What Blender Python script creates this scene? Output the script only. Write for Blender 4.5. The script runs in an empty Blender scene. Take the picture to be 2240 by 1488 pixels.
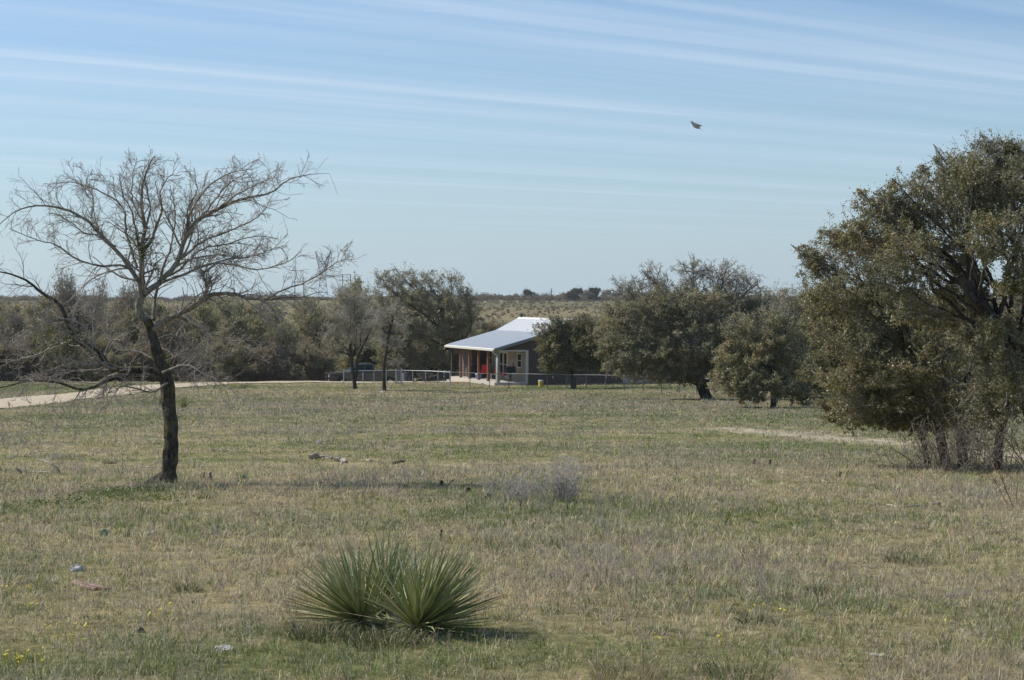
import bpy, bmesh, math, random
import numpy as np
from mathutils import Vector, Matrix
R_ = math.radians
C = bpy.context.scene.collection
SC = bpy.context.scene

# ---------------------------------------------------------------- camera
F, CX, CY, HZ = 3800.0, 1120.0, 744.0, 650.0
CAMZ = 1.7
PITCH = math.atan((CY - HZ) / F)
cam_d = bpy.data.cameras.new('camera'); cam = bpy.data.objects.new('camera', cam_d); C.objects.link(cam)
cam_d.sensor_width = 36.0; cam_d.lens = 36.0 * F / 2240.0
cam_d.clip_start = 0.1; cam_d.clip_end = 20000
cam.location = (0, 0, CAMZ); cam.rotation_euler = (math.pi / 2 - PITCH, 0, 0)
SC.camera = cam

# ---------------------------------------------------------------- sun, sky, exposure
SUN_EL, SUN_AZ = R_(43), R_(-70)
SKY_STRENGTH = 0.088
sd = bpy.data.lights.new('sun', 'SUN'); sun = bpy.data.objects.new('sun', sd); C.objects.link(sun)
sd.energy = 4.4; sd.angle = R_(0.53); sd.color = (1.0, 0.95, 0.86)
S = Vector((math.sin(SUN_AZ) * math.cos(SUN_EL), math.cos(SUN_AZ) * math.cos(SUN_EL), math.sin(SUN_EL)))
sun.rotation_euler = (-S).to_track_quat('-Z', 'Y').to_euler()
W = bpy.data.worlds.new('World'); SC.world = W; W.use_nodes = True
SC.view_settings.view_transform = 'Standard'; SC.view_settings.look = 'None'
SC.view_settings.exposure = 0.2; SC.view_settings.gamma = 1.0
SC.cycles.max_bounces = 6; SC.cycles.diffuse_bounces = 3; SC.cycles.transparent_max_bounces = 8
SC.cycles.caustics_reflective = False; SC.cycles.caustics_refractive = False

class NT:
    """tiny node helper"""
    def __init__(s, nt): s.nt = nt
    def n(s, t, ins=None, **kw):
        nd = s.nt.nodes.new(t)
        for k, v in kw.items(): setattr(nd, k, v)
        for k, v in (ins or {}).items():
            if hasattr(v, 'is_output') or isinstance(v, bpy.types.NodeSocket): s.nt.links.new(v, nd.inputs[k])
            else: nd.inputs[k].default_value = v
        return nd
    def m(s, op, a, b=0.0, c=0.0):
        return s.n('ShaderNodeMath', {0: a, 1: b, 2: c}, operation=op).outputs[0]
    def mix(s, f, a, b):
        nd = s.n('ShaderNodeMix', data_type='RGBA')
        for sock, v in ((nd.inputs[0], f), (nd.inputs[6], a), (nd.inputs[7], b)):
            if isinstance(v, bpy.types.NodeSocket): s.nt.links.new(v, sock)
            else: sock.default_value = v
        return nd.outputs[2]
    def ramp(s, f, stops):
        nd = s.n('ShaderNodeValToRGB', {0: f}); cr = nd.color_ramp
        while len(cr.elements) < len(stops): cr.elements.new(0.5)
        for e, (p, c) in zip(cr.elements, stops):
            e.position = p; e.color = (*c, 1) if len(c) == 3 else c
        return nd.outputs[0]

def build_world():
    nt = W.node_tree; h = NT(nt); bg = nt.nodes['Background']
    sky = h.n('ShaderNodeTexSky', sky_type='NISHITA', sun_disc=False)
    sky.sun_elevation = SUN_EL; sky.sun_rotation = SUN_AZ
    sky.altitude = 200; sky.air_density = 1.15; sky.dust_density = 0.2; sky.ozone_density = 3.0
    tc = h.n('ShaderNodeTexCoord').outputs['Generated']
    sp = h.n('ShaderNodeSeparateXYZ', {0: tc})
    x, y, z = sp.outputs
    zc = h.m('MAXIMUM', z, 0.012)
    px, py = h.m('DIVIDE', x, zc), h.m('DIVIDE', y, zc)      # high thin-cloud deck, one unit = its height
    a = math.atan(5000 / 3800)
    q = h.m('SUBTRACT', h.m('MULTIPLY', px, math.cos(a)), h.m('MULTIPLY', py, math.sin(a)))
    al = h.m('ADD', h.m('MULTIPLY', px, math.sin(a)), h.m('MULTIPLY', py, math.cos(a)))
    cv = h.n('ShaderNodeCombineXYZ', {0: q, 1: h.m('MULTIPLY', al, 0.10), 2: 0.0}).outputs[0]
    wv = h.n('ShaderNodeTexNoise', {'Vector': cv, 'Scale': 0.8, 'Detail': 2.0, 'Roughness': 0.5}).outputs[0]
    qw = h.m('ADD', q, h.m('MULTIPLY', h.m('SUBTRACT', wv, 0.5), 0.30))
    # broad streaks of thin cirrus, running to a common vanishing point
    def nz(sq, sa, det, seed):
        v = h.n('ShaderNodeCombineXYZ', {0: h.m('MULTIPLY', q, sq), 1: h.m('MULTIPLY', al, sa), 2: seed}).outputs[0]
        return h.n('ShaderNodeTexNoise', {'Vector': v, 'Scale': 1.0, 'Detail': det, 'Roughness': 0.55}).outputs[0]
    n1 = h.ramp(nz(1.15, 0.05, 2.0, 3.1), [(0.40, (0,) * 3), (0.66, (1,) * 3)])
    n3 = h.ramp(nz(9.0, 0.5, 5.0, 1.7), [(0.35, (0.65,) * 3), (0.65, (1.15,) * 3)])
    n2 = h.ramp(nz(3.6, 0.09, 2.5, 7.7), [(0.42, (0,) * 3), (0.72, (1,) * 3)])
    tot = h.m('ADD', h.m('MULTIPLY', n1, 0.46), h.m('MULTIPLY', n2, 0.26))
    for q0, wd, amp in ((-6.96, .13, .55), (-4.12, .11, .24), (-4.86, .22, .20), (-5.9, .28, .24), (-8.4, .32, .36), (-7.6, .2, .2), (-5.3, .16, .16), (-3.5, .16, .16), (-9.4, .25, .25),
                        (-12.1, .25, .22), (-12.75, .12, .26), (-13.3, .09, .16), (-10.3, .10, .14), (-10.9, .22, .10), (-15.4, .4, .12)):
        d = h.m('DIVIDE', h.m('SUBTRACT', qw, q0), wd)
        g = h.m('DIVIDE', 1.0, h.m('ADD', 1.0, h.m('MULTIPLY', h.m('MULTIPLY', d, d), h.m('ADD', 1.0, h.m('MULTIPLY', d, d)))))
        mod = h.m('ADD', 0.35, nz(0.9, 0.45, 3.0, q0 * 3))
        tot = h.m('ADD', tot, h.m('MULTIPLY', h.m('MULTIPLY', g, amp), mod))
    fade = h.m('MINIMUM', 1.0, h.m('MAXIMUM', 0.0, h.m('MULTIPLY', h.m('SUBTRACT', z, 0.012), 16.0)))
    tot = h.m('MINIMUM', h.m('MULTIPLY', h.m('MULTIPLY', h.m('MULTIPLY', tot, fade), CLOUD_AMT), n3), 0.8)
    tint = h.n('ShaderNodeMix', data_type='RGBA', blend_type='MULTIPLY')
    tint.inputs[0].default_value = 1.0
    nt.links.new(sky.outputs[0], tint.inputs[6]); tint.inputs[7].default_value = (*SKY_TINT, 1)
    # pale humid band low over the horizon
    band = h.m('POWER', h.m('SUBTRACT', 1.0, h.m('MINIMUM', 1.0, h.m('MULTIPLY', h.m('MAXIMUM', z, 0.0), 5.2))), 1.5)
    c0 = h.mix(h.m('MULTIPLY', band, 0.75), tint.outputs[2], (*BAND_COL, 1))
    col = h.mix(tot, c0, (*CLOUD_COL, 1))
    nt.links.new(col, bg.inputs[0]); bg.inputs[1].default_value = SKY_STRENGTH
CLOUD_AMT = 0.72
SKY_TINT = (0.86, 1.0, 1.17)
BAND_COL = (4.2, 5.9, 7.2)
CLOUD_COL = (6.4, 7.6, 9.2)
build_world()

# ---------------------------------------------------------------- pixel <-> place
def ray(px, py):
    a, b = (px - CX) / F, (CY - py) / F
    cp, sp = math.cos(PITCH), math.sin(PITCH)
    dy, dz = cp + b * sp, -sp + b * cp
    return a / dy, dz / dy                       # per metre of y
def P(px, py, y):
    a, b = ray(px, py); return Vector((a * y, y, CAMZ + b * y))

# ---------------------------------------------------------------- noise
def _hash(ix, iy, s):
    h = (ix.astype(np.int64) * 374761393 + iy.astype(np.int64) * 668265263 + s * 2147483647 // 7 * 31) & 0x7fffffff
    h = ((h ^ (h >> 13)) * 1274126177) & 0x7fffffff
    return ((h ^ (h >> 16)) & 0xffff) / 65535.0
def vnoise(x, y, s=0):
    ix, iy = np.floor(x), np.floor(y); fx, fy = x - ix, y - iy
    fx, fy = fx * fx * (3 - 2 * fx), fy * fy * (3 - 2 * fy)
    a, b = _hash(ix, iy, s), _hash(ix + 1, iy, s); c, d = _hash(ix, iy + 1, s), _hash(ix + 1, iy + 1, s)
    return (a * (1 - fx) + b * fx) * (1 - fy) + (c * (1 - fx) + d * fx) * fy
def fbm(x, y, sc, s=0, o=4):
    x = np.asarray(x, float) / sc; y = np.asarray(y, float) / sc; t = 0; a = 1; n = 0
    for i in range(o):
        t = t + a * vnoise(x, y, s + i * 17); n += a; a *= .5
        x, y = x * 2.03 + 11.3, y * 2.03 - 7.1
    return t / n
def sstep(a, b, x): t = np.clip((x - a) / (b - a), 0, 1); return t * t * (3 - 2 * t)

# ---------------------------------------------------------------- terrain
_Y = [-60, 0, 8, 15, 23, 30, 51, 70, 90, 108, 118, 127, 138, 150, 170, 200, 250, 300, 400, 500, 650, 800, 900, 960, 1100, 1500, 2500, 6000]
_D = [1.2, 1.66, 1.76, 2.1, 2.5, 3.0, 3.9, 4.62, 5.30, 5.8, 6.0, 6.22, 7.25, 8.2, 9.0, 9.6, 10.2, 10.0, 8.6, 6.6, 4.4, 2.6, 1.9, 1.7, 3.0, 4.5, 5.5, 16.0]
_g = np.arange(-60, 6000, 1.0); _d = np.interp(_g, _Y, _D)
_k = np.hanning(9); _k /= _k.sum(); _dp = np.pad(_d, 4, mode='edge'); _d1 = np.convolve(_dp, _k, 'valid')
_d1 = np.where(_g < 250, _d1, _d1)
def gz(x, y):
    x = np.asarray(x, float); y = np.asarray(y, float)
    z = CAMZ - np.interp(y, _g, _d1)
    near = sstep(2, 25, y)
    z = z + (fbm(x, y, 9.0, 5, 3) - .5) * .22 * near + (fbm(x, y, 1.6, 9, 3) - .5) * .07
    z = z + (fbm(x, y, 220.0, 3, 3) - .5) * 5.0 * sstep(200, 700, y)
    return z
def gzf(x, y): return float(gz(np.array([x]), np.array([y]))[0])
def at(px, py, y0=6.0, y1=260.0):
    """where the sight line through a pixel of the photograph meets the ground"""
    a, b = ray(px, py); ys = np.linspace(y0, y1, 5000)
    d = CAMZ + b * ys - gz(a * ys, ys); i = np.argmax(d < 0)
    y = ys[i] if d[i] < 0 else y1
    return Vector((a * y, y, gzf(a * y, y)))

# ---------------------------------------------------------------- linking helpers
def tag(o, label=None, cat=None, group=None, kind=None):
    if label: o['label'] = label
    if cat: o['category'] = cat
    if group: o['group'] = group
    if kind: o['kind'] = kind
    return o
def empty(name, loc, rz=0, label=None, cat=None, group=None):
    o = bpy.data.objects.new(name, None); C.objects.link(o); o.location = loc; o.rotation_euler = (0, 0, rz)
    o.empty_display_size = .2
    return tag(o, label, cat, group)
def link(name, me, parent=None, mat=None):
    if mat is not None: me.materials.append(mat)
    o = bpy.data.objects.new(name, me); C.objects.link(o)
    if parent: o.parent = parent
    return o
def copy_tree(o, parent=None):
    c = o.copy(); C.objects.link(c); c.parent = parent
    for ch in list(o.children): copy_tree(ch, c)
    return c
def np_mesh(name, V, faces_list, mats=None, col=None, smooth=False, midx=None):
    """faces_list: list of int arrays (n,k)"""
    me = bpy.data.meshes.new(name); V = np.asarray(V, np.float32)
    me.vertices.add(len(V)); me.vertices.foreach_set('co', V.ravel())
    fl = [f for f in faces_list if len(f)]
    nl = sum(f.size for f in fl); nf = sum(len(f) for f in fl)
    me.loops.add(nl); me.loops.foreach_set('vertex_index', np.concatenate([f.ravel() for f in fl]).astype(np.int32))
    me.polygons.add(nf)
    cnt = np.concatenate([np.full(len(f), f.shape[1]) for f in fl])
    me.polygons.foreach_set('loop_start', np.concatenate([[0], np.cumsum(cnt)[:-1]]).astype(np.int32))
    me.polygons.foreach_set('loop_total', cnt.astype(np.int32))
    if smooth: me.polygons.foreach_set('use_smooth', np.ones(nf, bool))
    if midx is not None: me.polygons.foreach_set('material_index', midx.astype(np.int32))
    me.update(calc_edges=True)
    if col is not None:
        ca = me.color_attributes.new('Col', 'FLOAT_COLOR', 'POINT')
        c4 = np.ones((len(V), 4), np.float32); c4[:, :3] = col; ca.data.foreach_set('color', c4.ravel())
    for m in (mats or []): me.materials.append(m)
    return me

class MB:
    """collects simple shapes into ONE mesh"""
    def __init__(s): s.bm = bmesh.new()
    def _xf(s, vs, loc, rot, sc=None):
        M = Matrix.Translation(loc) @ (rot.to_4x4() if rot is not None else Matrix.Identity(4))
        if sc is not None: M = M @ Matrix.Diagonal((*sc, 1))
        bmesh.ops.transform(s.bm, matrix=M, verts=vs)
    def box(s, lo, hi, bev=0, rot=None, piv=None):
        lo, hi = Vector(lo), Vector(hi); c = (lo + hi) / 2; d = hi - lo
        r = bmesh.ops.create_cube(s.bm, size=1); vs = r['verts']
        bmesh.ops.transform(s.bm, matrix=Matrix.Diagonal((*d, 1)), verts=vs)
        if bev:
            es = list({e for v in vs for e in v.link_edges})
            q = bmesh.ops.bevel(s.bm, geom=es, offset=bev, segments=2, affect='EDGES', profile=.6)
            vs = list({v for f in q['faces'] for v in f.verts} | {v for v in vs if v.is_valid})
        M = Matrix.Translation(c)
        if rot is not None:
            p = Vector(piv) if piv is not None else c
            M = Matrix.Translation(p) @ rot.to_4x4() @ Matrix.Translation(-p) @ M
        bmesh.ops.transform(s.bm, matrix=M, verts=vs); return s
    def cyl(s, a, b, r0, r1=None, seg=12):
        a, b = Vector(a), Vector(b); d = b - a; r1 = r0 if r1 is None else r1
        q = d.to_track_quat('Z', 'Y')
        c = bmesh.ops.create_cone(s.bm, cap_ends=True, segments=seg, radius1=r0, radius2=max(r1, 1e-4), depth=d.length)
        s._xf(c['verts'], (a + b) / 2, q.to_matrix()); return s
    def ball(s, c, r, sc=(1, 1, 1), seg=12, noise=0, seed=0):
        q = bmesh.ops.create_icosphere(s.bm, subdivisions=2 if seg <= 12 else 3, radius=r)
        rg = random.Random(seed)
        if noise:
            for v in q['verts']: v.co *= 1 + rg.uniform(-noise, noise)
        s._xf(q['verts'], c, None, sc); return s
    def poly(s, pts, h0, h1, axis='z'):
        """prism from a 2-d outline; axis 'y': pts=(x,z) extruded along y"""
        def mk(p, h):
            return (p[0], h, p[1]) if axis == 'y' else ((h, p[0], p[1]) if axis == 'x' else (p[0], p[1], h))
        a = [s.bm.verts.new(mk(p, h0)) for p in pts]; b = [s.bm.verts.new(mk(p, h1)) for p in pts]
        s.bm.faces.new(a); s.bm.faces.new(b[::-1]); n = len(pts)
        for i in range(n): s.bm.faces.new((a[i], b[i], b[(i + 1) % n], a[(i + 1) % n])[::-1])
        return s
    def lathe(s, c, prof, seg=20):
        rings = [[s.bm.verts.new((c[0] + r * math.cos(2 * math.pi * k / seg), c[1] + r * math.sin(2 * math.pi * k / seg), c[2] + z)) for k in range(seg)] for r, z in prof]
        for i in range(len(rings) - 1):
            for k in range(seg):
                s.bm.faces.new((rings[i][k], rings[i][(k + 1) % seg], rings[i + 1][(k + 1) % seg], rings[i + 1][k]))
        return s
    def build(s, name, mat, parent=None, smooth=False, bevel=0):
        bmesh.ops.recalc_face_normals(s.bm, faces=s.bm.faces[:])
        me = bpy.data.meshes.new(name); s.bm.to_mesh(me); s.bm.free()
        if smooth: me.polygons.foreach_set('use_smooth', np.ones(len(me.polygons), bool))
        o = link(name, me, parent, mat)
        if bevel:
            b = o.modifiers.new('b', 'BEVEL'); b.width = bevel; b.segments = 2; b.limit_method = 'ANGLE'
        return o

# ---------------------------------------------------------------- tubes, batched
def tubes(Pt, Rd, k):
    """Pt (M,n,3), Rd (M,n) -> verts, quads"""
    M, n, _ = Pt.shape
    T = np.gradient(Pt, axis=1); T /= np.linalg.norm(T, axis=2, keepdims=True) + 1e-9
    av = T.mean(1); ref = np.cross(av, np.array([0.3, 0.9, 0.2])) + 1e-6
    ref /= np.linalg.norm(ref, axis=1, keepdims=True)
    N = ref[:, None, :] - (ref[:, None, :] * T).sum(2, keepdims=True) * T
    N /= np.linalg.norm(N, axis=2, keepdims=True) + 1e-9
    B = np.cross(T, N)
    a = np.arange(k) * 2 * math.pi / k
    V = Pt[:, :, None, :] + Rd[:, :, None, None] * (np.cos(a)[None, None, :, None] * N[:, :, None, :] + np.sin(a)[None, None, :, None] * B[:, :, None, :])
    base = (np.arange(M) * n * k)[:, None, None] + (np.arange(n - 1) * k)[None, :, None]
    j = np.arange(k)[None, None, :]; j2 = (j + 1) % k
    Q = np.stack([base + j, base + j2, base + j2 + k, base + j + k], -1).reshape(-1, 4)
    return V.reshape(-1, 3), Q
def join_geo(parts):
    Vs, Qs, o = [], [], 0
    for V, Q in parts:
        Vs.append(V); Qs.append(Q + o); o += len(V)
    return np.concatenate(Vs), np.concatenate(Qs)
def resample(pts, n):
    """Catmull-Rom through pts (list of rows) -> n rows"""
    p = np.asarray(pts, float); m = len(p)
    if m == 2: p = np.array([p[0], (p[0] + p[1]) / 2, p[1]]); m = 3
    q = np.vstack([2 * p[0] - p[1], p, 2 * p[-1] - p[-2]])
    seg = np.linalg.norm(np.diff(p[:, :3], axis=0), axis=1); cum = np.concatenate([[0], np.cumsum(seg)])
    s = np.linspace(0, cum[-1], n); i = np.clip(np.searchsorted(cum, s, 'right') - 1, 0, m - 2)
    t = ((s - cum[i]) / (seg[i] + 1e-9))[:, None]
    a, b, c, d = q[i], q[i + 1], q[i + 2], q[i + 3]
    return .5 * (2 * b + (c - a) * t + (2 * a - 5 * b + 4 * c - d) * t * t + (3 * b - a - 3 * c + d) * t ** 3)
def norm(v): return v / (np.linalg.norm(v, axis=-1, keepdims=True) + 1e-9)
def grow(Pp, Rp, k, lf, ang, arc, jit, up, n, rf, rng, tmin=.15, tmax=1., lmin=0.0, taper=.35, fall=.45, absl=None):
    M, m, _ = Pp.shape; K = M * k; idx = np.repeat(np.arange(M), k)
    t = tmin + (tmax - tmin) * ((np.tile(np.arange(k), M) + rng.random(K)) / k)
    f = t * (m - 1); i = np.minimum(f.astype(int), m - 2); w = (f - i)[:, None]
    pos = Pp[idx, i] * (1 - w) + Pp[idx, i + 1] * w
    T = norm(Pp[idx, i + 1] - Pp[idx, i])
    pr = Rp[idx, i] * (1 - w[:, 0]) + Rp[idx, i + 1] * w[:, 0]
    pl = np.linalg.norm(np.diff(Pp, axis=1), axis=2).sum(1)[idx]
    L = (absl if absl is not None else pl * lf) * rng.uniform(.55, 1.25, K) * (1 - fall * t); L = np.maximum(L, lmin)
    pe = norm(np.cross(T, rng.normal(size=(K, 3))))
    a = np.radians(rng.normal(ang, ang * .25, K))[:, None]
    d = norm(np.cos(a) * T + np.sin(a) * pe + np.array([0, 0, up]))
    ax = norm(np.cross(d, rng.normal(size=(K, 3)))); da = np.radians(rng.normal(0, arc, K))[:, None] / (n - 1)
    out = [pos]; st = (L / (n - 1))[:, None]
    for _ in range(n - 1):
        d = norm(d * np.cos(da) + np.cross(ax, d) * np.sin(da) + rng.normal(0, jit, (K, 3)) + np.array([0, 0, up * .12]))
        pos = pos + d * st; out.append(pos)
    Pc = np.stack(out, 1)
    r0 = np.minimum(pr * .85, pr * rf * rng.uniform(.8, 1.15, K))
    Rc = r0[:, None] * np.linspace(1, taper, n)[None, :]
    return Pc, Rc
def leaf_quads(c, size, rng, asp=.55):
    """quads centred at c with random orientation"""
    n = len(c); a = norm(rng.normal(size=(n, 3))); b = norm(np.cross(a, rng.normal(size=(n, 3))))
    s = (size * rng.uniform(.6, 1.3, n))[:, None]
    u, v = a * s * .5, b * s * .5 * asp
    V = np.stack([c - u, c - v, c + u, c + v], 1).reshape(-1, 3)
    Q = np.arange(n * 4).reshape(n, 4)
    return V, Q

# ---------------------------------------------------------------- materials
def new_mat(name):
    m = bpy.data.materials.new(name); m.use_nodes = True
    return m, NT(m.node_tree), m.node_tree.nodes['Principled BSDF']
def plain(name, col, rough=.6, metal=0, var=.12, sc=6., bump=0., bsc=40., spec=.5):
    m, h, p = new_mat(name)
    tc = h.n('ShaderNodeTexCoord').outputs['Object']
    nz = h.n('ShaderNodeTexNoise', {'Vector': tc, 'Scale': sc, 'Detail': 5.0, 'Roughness': .6}).outputs[0]
    c = h.mix(nz, (*[x * (1 - var) for x in col], 1), (*[min(1, x * (1 + var)) for x in col], 1))
    h.nt.links.new(c, p.inputs['Base Color'])
    p.inputs['Roughness'].default_value = rough; p.inputs['Metallic'].default_value = metal
    p.inputs['Specular IOR Level'].default_value = spec
    if bump:
        b = h.n('ShaderNodeBump', {'Height': h.n('ShaderNodeTexNoise', {'Vector': tc, 'Scale': bsc, 'Detail': 4.0}).outputs[0], 'Strength': bump, 'Distance': .02})
        h.nt.links.new(b.outputs[0], p.inputs['Normal'])
    return m
def leaf_mat(name, stops, trans=.3, rough=.5, spec=.35, k=1.):
    stops = [(p, tuple(v * k for v in c)) for p, c in stops]
    m, h, p = new_mat(name)
    r = h.n('ShaderNodeNewGeometry').outputs['Random Per Island']
    c = h.ramp(r, stops)
    pos = h.n('ShaderNodeNewGeometry').outputs['Position']
    nz = h.n('ShaderNodeTexNoise', {'Vector': pos, 'Scale': .9, 'Detail': 2.0}).outputs[0]
    mu = h.n('ShaderNodeMix', data_type='RGBA', blend_type='MULTIPLY'); mu.inputs[0].default_value = 1
    h.nt.links.new(c, mu.inputs[6]); h.nt.links.new(h.ramp(nz, [(.3, (.72, .78, .8)), (.7, (1.2, 1.1, 1.0))]), mu.inputs[7])
    h.nt.links.new(mu.outputs[2], p.inputs['Base Color'])
    p.inputs['Roughness'].default_value = rough; p.inputs['Specular IOR Level'].default_value = spec
    tr = h.n('ShaderNodeBsdfTranslucent'); h.nt.links.new(mu.outputs[2], tr.inputs[0])
    mx = h.n('ShaderNodeMixShader', {0: trans}); h.nt.links.new(p.outputs[0], mx.inputs[1]); h.nt.links.new(tr.outputs[0], mx.inputs[2])
    h.nt.links.new(mx.outputs[0], m.node_tree.nodes['Material Output'].inputs[0])
    return m
def bark_mat(name, dark, light, sc=1., bump=.8, moss=None):
    m, h, p = new_mat(name)
    tc = h.n('ShaderNodeTexCoord').outputs['Object']
    mp = h.n('ShaderNodeMapping', {'Vector': tc}); mp.inputs['Scale'].default_value = (sc, sc, sc * .45)
    v = h.n('ShaderNodeTexNoise', {'Vector': mp.outputs[0], 'Scale': 26., 'Detail': 6., 'Roughness': .7}).outputs[0]
    big = h.n('ShaderNodeTexNoise', {'Vector': tc, 'Scale': 3.2 * sc, 'Detail': 4., 'Roughness': .6}).outputs[0]
    f = h.m('ADD', h.m('MULTIPLY', v, .65), h.m('MULTIPLY', big, .35))
    c = h.ramp(f, [(.40, dark), (.54, tuple((a + b) / 2 for a, b in zip(dark, light))), (.66, light)])
    if moss:
        mo = h.ramp(h.n('ShaderNodeTexNoise', {'Vector': tc, 'Scale': 7. * sc, 'Detail': 3.}).outputs[0], [(.56, (0,) * 3), (.64, (.8,) * 3)])
        c = h.mix(mo, c, (*moss, 1))
    h.nt.links.new(c, p.inputs['Base Color']); p.inputs['Roughness'].default_value = .9; p.inputs['Specular IOR Level'].default_value = .2
    b = h.n('ShaderNodeBump', {'Height': f, 'Strength': bump, 'Distance': .03 / sc})
    h.nt.links.new(b.outputs[0], p.inputs['Normal'])
    return m
# ================================================================ SETTING: ground, drive, grass
ROAD = [(-22.5, -30), (-23.0, 30), (-23.4, 60), (-23.7, 80), (-23.9, 100), (-23.4, 113), (-21.3, 121), (-16.5, 125.3), (-10.5, 126.3), (-4, 126.2), (1.5, 127)]
ROADP = resample([(a, b, 0) for a, b in ROAD], 160)[:, :2]
def dist_road(x, y):
    d = np.full(x.shape, 1e9)
    for i in range(0, len(ROADP) - 1):
        a, b = ROADP[i], ROADP[i + 1]; ab = b - a; L = (ab ** 2).sum()
        t = np.clip(((x - a[0]) * ab[0] + (y - a[1]) * ab[1]) / L, 0, 1)
        d = np.minimum(d, np.hypot(x - a[0] - ab[0] * t, y - a[1] - ab[1] * t))
    return d
TR = [at(1600, 938), at(1700, 948), at(1800, 957), at(1890, 964), at(1985, 972), at(2120, 985), at(2300, 1005)]
TRP = resample([tuple(v) for v in TR], 30)
def dist_track(x, y):
    d = np.full(x.shape, 1e9)
    for i in range(len(TRP) - 1):
        a, b = TRP[i, :2], TRP[i + 1, :2]; ab = b - a; L = (ab ** 2).sum()
        t = np.clip(((x - a[0]) * ab[0] + (y - a[1]) * ab[1]) / L, 0, 1)
        d = np.minimum(d, np.hypot(x - a[0] - ab[0] * t, y - a[1] - ab[1] * t))
    return d
def blob(x, y, px, py, rx, ry):
    c = at(px, py); return np.exp(-(((x - c.x) / rx) ** 2 + ((y - c.y) / ry) ** 2))
GREEN_SPOTS = [(280, 1085, 1.0, 1.0, .7), (120, 1110, .8, .8, .4), (760, 1410, .7, .5, .9), (250, 1450, 1.6, .8, .5), (1300, 1420, 1.4, .5, .45), (620, 1440, 1., .6, .5), (1150, 1125, 1.0, 1.0, .35), (40, 1300, .9, 1.0, .5),
               (1400, 848, 7., 3.2, 1.9), (1240, 849, 5., 2.2, 1.2), (1010, 850, 8., 2.0, .4), (1110, 912, 6., 1.6, .5), (1620, 975, 1.8, 1.5, .5),
               (150, 915, 7., 6., .6), (460, 848, 9., 5., .5), (100, 848, 9., 10., .6), (1900, 935, 6., 6., .45), (1500, 912, 6., 2.5, .35), (620, 872, 5., 3., .3)]
def weights(x, y):
    """greenness and grey-weed amount of the pasture at a place"""
    n1 = fbm(x, y, 2.6, 21, 4); n2 = fbm(x, y, 9., 31, 3); n3 = fbm(x, y, .7, 41, 3)
    st = fbm(x, y * .45, 5., 77, 3)
    g = .40 + 1.3 * (n1 - .5) + .9 * (n2 - .5) + 1.0 * (n3 - .5)
    g = g + .22 * sstep(11, 8.5, y) - .10 * sstep(14, 22, y) * sstep(40, 28, y)
    g = g - .16 * sstep(45, 80, y)
    for px, py, rx, ry, a in GREEN_SPOTS: g = g + a * blob(x, y, px, py, rx, ry)
    w = sstep(.52, .70, fbm(x + 40, y, 2.4, 51, 4) + .25 * (st - .5)) * .75
    w = w + .5 * sstep(55, 75, y) * sstep(105, 90, y) * (st > .5)
    return np.clip(g, 0, 1), np.clip(w, 0, 1)
STRAW = np.array([.57, .475, .275]); GREEN = np.array([.195, .235, .078]); GREY = np.array([.36, .315, .25]); SHADED_SOIL = np.array([.19, .155, .09])  # soil colour darkened to hold the shade in gaps between tufts
def ground_col(x, y):
    g, w = weights(x, y)
    c = STRAW[None] * (1 - g[:, None]) + GREEN[None] * 1.1 * g[:, None]
    c = c * (1 - .6 * w[:, None]) + GREY[None] * .6 * w[:, None]
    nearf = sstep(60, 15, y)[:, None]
    c = c * (1 - .62 * nearf) * .9 + SHADED_SOIL[None] * .62 * nearf
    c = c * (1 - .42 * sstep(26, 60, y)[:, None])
    # far fields on the rise beyond the house
    ff = sstep(230, 330, y)[:, None]
    band = fbm(x * .25, y, 55., 91, 3); b2 = fbm(x, y, 90., 95, 4)
    fc = np.array([.19, .18, .105])[None] * (1 - sstep(.46, .60, band)[:, None]) + np.array([.25, .215, .125])[None] * sstep(.46, .60, band)[:, None]
    fc = fc * (.75 + .5 * b2[:, None])
    c = c * (1 - ff) + fc * ff
    # worn dirt track
    t = sstep(1.7, .5, dist_track(x, y) + 1.6 * (fbm(x, y, 1.3, 61, 3) - .5))[:, None] * .85
    c = c * (1 - t) + np.array([.46, .40, .30])[None] * t
    return c
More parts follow.
